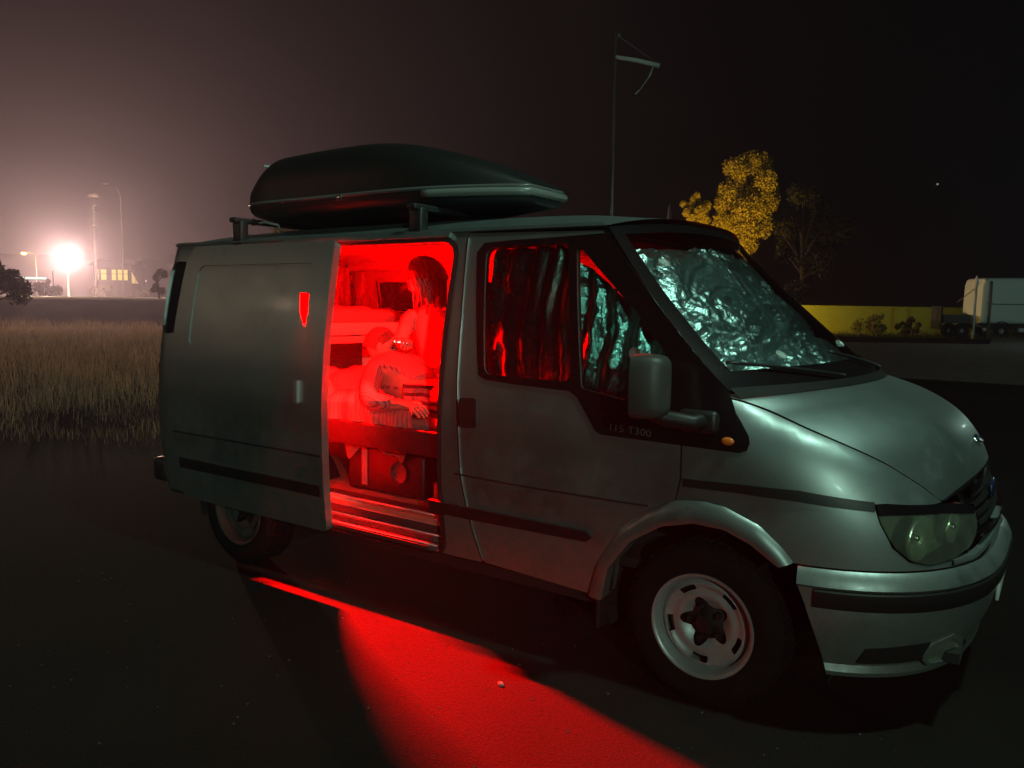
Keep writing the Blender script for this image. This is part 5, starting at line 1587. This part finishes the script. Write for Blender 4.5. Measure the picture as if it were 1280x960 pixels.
# far lamps on the hillside
for k, (x, y, z, lb) in enumerate(((-51.5, 410.0, 59.4, "faint house lamp high on the dark hillside, topmost"), (-28.0, 412, 39.2, "faint house lamp on the dark hillside above the pale box truck"), (-78.0, 378, 26.5, "faint house lamp on the dark hillside right of the windscreen"))):
    b = thing("hillside_lamp", lb, "lamp", (x, y, z - 14), "house lamps on the dark hillside")
    d = MB(); d.tube([(0, 0, 0), (0, 0, 14)], .12, 6); d.build("pole", steel, b)
    d = MB(); d.ell((0, 0, 14), (.5, .5, .4), 10); d.build("lamp_globe", mat("far_glow", (.8, .8, .8), .4, emit=(.8, .8, .95), es=.5), b)

# loose stones on the asphalt
r = np.random.default_rng(11)
sv = MB()
for k in range(240):
    x = r.uniform(-4.5, 2.2); y = r.uniform(-3.6, -.7)
    s_ = r.uniform(.002, .0065)
    q = r.normal(size=(5, 3)); 
    v = [(x + s_, y, .001), (x - s_ * .8, y + s_ * .6, .001), (x - s_ * .5, y - s_, .001), (x + s_ * .1, y + s_ * .1, s_ * 1.2), (x + s_ * .5, y + s_ * .8, .001)]
    sv.add(v, [(0, 4, 3), (4, 1, 3), (1, 2, 3), (2, 0, 3)])
tag(sv.build("loose_stones", mat("pale_stone", (.07, .065, .06), .8), None, False), kind="stuff")
pb = MB(); pb.ell((0, 0, .008), (.013, .010, .011), 10, nz=.003, sc=60, seed=3)
o = pb.build("white_pebble", mat("white_pebble", (.30, .27, .25), .7)); o.location = (-.73, -1.28, 0); tag(o, "small pale pebble lying in the red light on the ground", "pebble")


# ------------------------------------------------------------------ ground
def ground_mat():
    m = mat("dusty_asphalt", (.04, .038, .035), .97, spec=.06)
    nt = m.node_tree; b = nt.nodes["Principled BSDF"]
    tc = nt.nodes.new("ShaderNodeTexCoord")
    n1 = nt.nodes.new("ShaderNodeTexNoise"); n1.inputs["Scale"].default_value = .35; n1.inputs["Detail"].default_value = 8
    n2 = nt.nodes.new("ShaderNodeTexVoronoi"); n2.inputs["Scale"].default_value = 110
    n3 = nt.nodes.new("ShaderNodeTexNoise"); n3.inputs["Scale"].default_value = 85; n3.inputs["Detail"].default_value = 8
    for n in (n1, n2, n3): nt.links.new(tc.outputs["Object"], n.inputs["Vector"])
    cr = nt.nodes.new("ShaderNodeValToRGB")
    cr.color_ramp.elements[0].position = .35; cr.color_ramp.elements[0].color = (.006, .0057, .0053, 1)
    cr.color_ramp.elements[1].position = .68; cr.color_ramp.elements[1].color = (.014, .0129, .0118, 1)
    nt.links.new(n1.outputs["Fac"], cr.inputs["Fac"])
    mx = nt.nodes.new("ShaderNodeMix"); mx.data_type = 'RGBA'; mx.blend_type = 'MULTIPLY'; mx.inputs["Factor"].default_value = .6
    nt.links.new(cr.outputs["Color"], mx.inputs["A"]); 
    cr2 = nt.nodes.new("ShaderNodeValToRGB"); cr2.color_ramp.elements[0].position = .3; cr2.color_ramp.elements[0].color = (.5, .5, .5, 1); cr2.color_ramp.elements[1].position = .7; cr2.color_ramp.elements[1].color = (1.25, 1.22, 1.2, 1)
    nt.links.new(n3.outputs["Fac"], cr2.inputs["Fac"]); nt.links.new(cr2.outputs["Color"], mx.inputs["B"])
    nt.links.new(mx.outputs["Result"], b.inputs["Base Color"])
    ad = nt.nodes.new("ShaderNodeMath"); ad.operation = 'ADD'
    nt.links.new(n2.outputs["Distance"], ad.inputs[0]); nt.links.new(n3.outputs["Fac"], ad.inputs[1])
    bp = nt.nodes.new("ShaderNodeBump"); bp.inputs["Strength"].default_value = .5; bp.inputs["Distance"].default_value = .005
    nt.links.new(ad.outputs[0], bp.inputs["Height"]); nt.links.new(bp.outputs["Normal"], b.inputs["Normal"])
    return m
V = []; F = []
rings = [0, 1, 2, 4, 8, 16, 30, 55, 90, 140, 220, 330, 460]
g = MB()
N = 48
V.append((0, 0, 0))
for r in rings[1:]:
    for k in range(N): V.append((r * math.cos(2 * math.pi * k / N), r * math.sin(2 * math.pi * k / N), 0))
for k in range(N): F.append((0, 1 + k, 1 + (k + 1) % N))
for i in range(len(rings) - 2):
    for k in range(N):
        a = 1 + i * N; b2 = 1 + (i + 1) * N
        F.append((a + k, b2 + k, b2 + (k + 1) % N, a + (k + 1) % N))
tag(pydata("ground", V, F, ground_mat(), None), kind="structure")

V = [(-16, 17, .004), (2, 17, .004), (14, 20, .004), (40, 40, .004), (40, 75, .004), (-4, 75, .004), (-2, 43, .004), (-12.6, 35.6, .004), (-24, 27.6, .004)]
gm = mat("pale_gravel", (.15, .15, .14), .95, var=.45, vscale=1.4, bump=.6, bscale=25, spec=.1)
tag(pydata("gravel_yard", V, [tuple(range(len(V)))], gm, None), kind="structure")

# hills all round
V = []; F = []
NA = 160
for i in range(NA):
    a = 2 * math.pi * i / NA
    h = 16 + 14 * noise.fractal(Vector((math.cos(a) * 3, math.sin(a) * 3, 2.)), .9, 2, 5)
    az = math.degrees(a)
    h += 60 * math.exp(-((az - 86) / 22) ** 2) + 14 * math.exp(-((az - 120) / 20) ** 2)
    h = max(6, h)
    for (r, hh) in ((330, -.3), (365, h * .35), (400, h * .75), (430, h), (455, h * .9)):
        V.append((r * math.cos(a), r * math.sin(a), hh + (0 if hh < 0 else 2.0 * noise.noise(Vector((r * .05, a * 20, 1))))))
for i in range(NA):
    j = (i + 1) % NA
    for k in range(4): F.append((i * 5 + k, i * 5 + k + 1, j * 5 + k + 1, j * 5 + k))
tag(pydata("hills", V, F, mat("dark_hillside", (.03, .035, .02), .95, var=.4, vscale=.05), None, True), kind="structure")

# ------------------------------------------------------------------ night haze
hz = MB(); hz.box((0, 0, 50), (940, 940, 102))
ho = hz.build("haze", None, None, smooth=False)
tag(ho, kind="stuff")
hm = bpy.data.materials.new("night_haze"); hm.use_nodes = True
nt = hm.node_tree; nt.nodes.clear()
out = nt.nodes.new("ShaderNodeOutputMaterial"); pv = nt.nodes.new("ShaderNodeVolumePrincipled")
pv.inputs["Color"].default_value = (.80, .72, 1.0, 1)
pv.inputs["Density"].default_value = HAZE
pv.inputs["Anisotropy"].default_value = .68
nt.links.new(pv.outputs[0], out.inputs["Volume"])
ho.data.materials.append(hm)
ho.visible_shadow = True
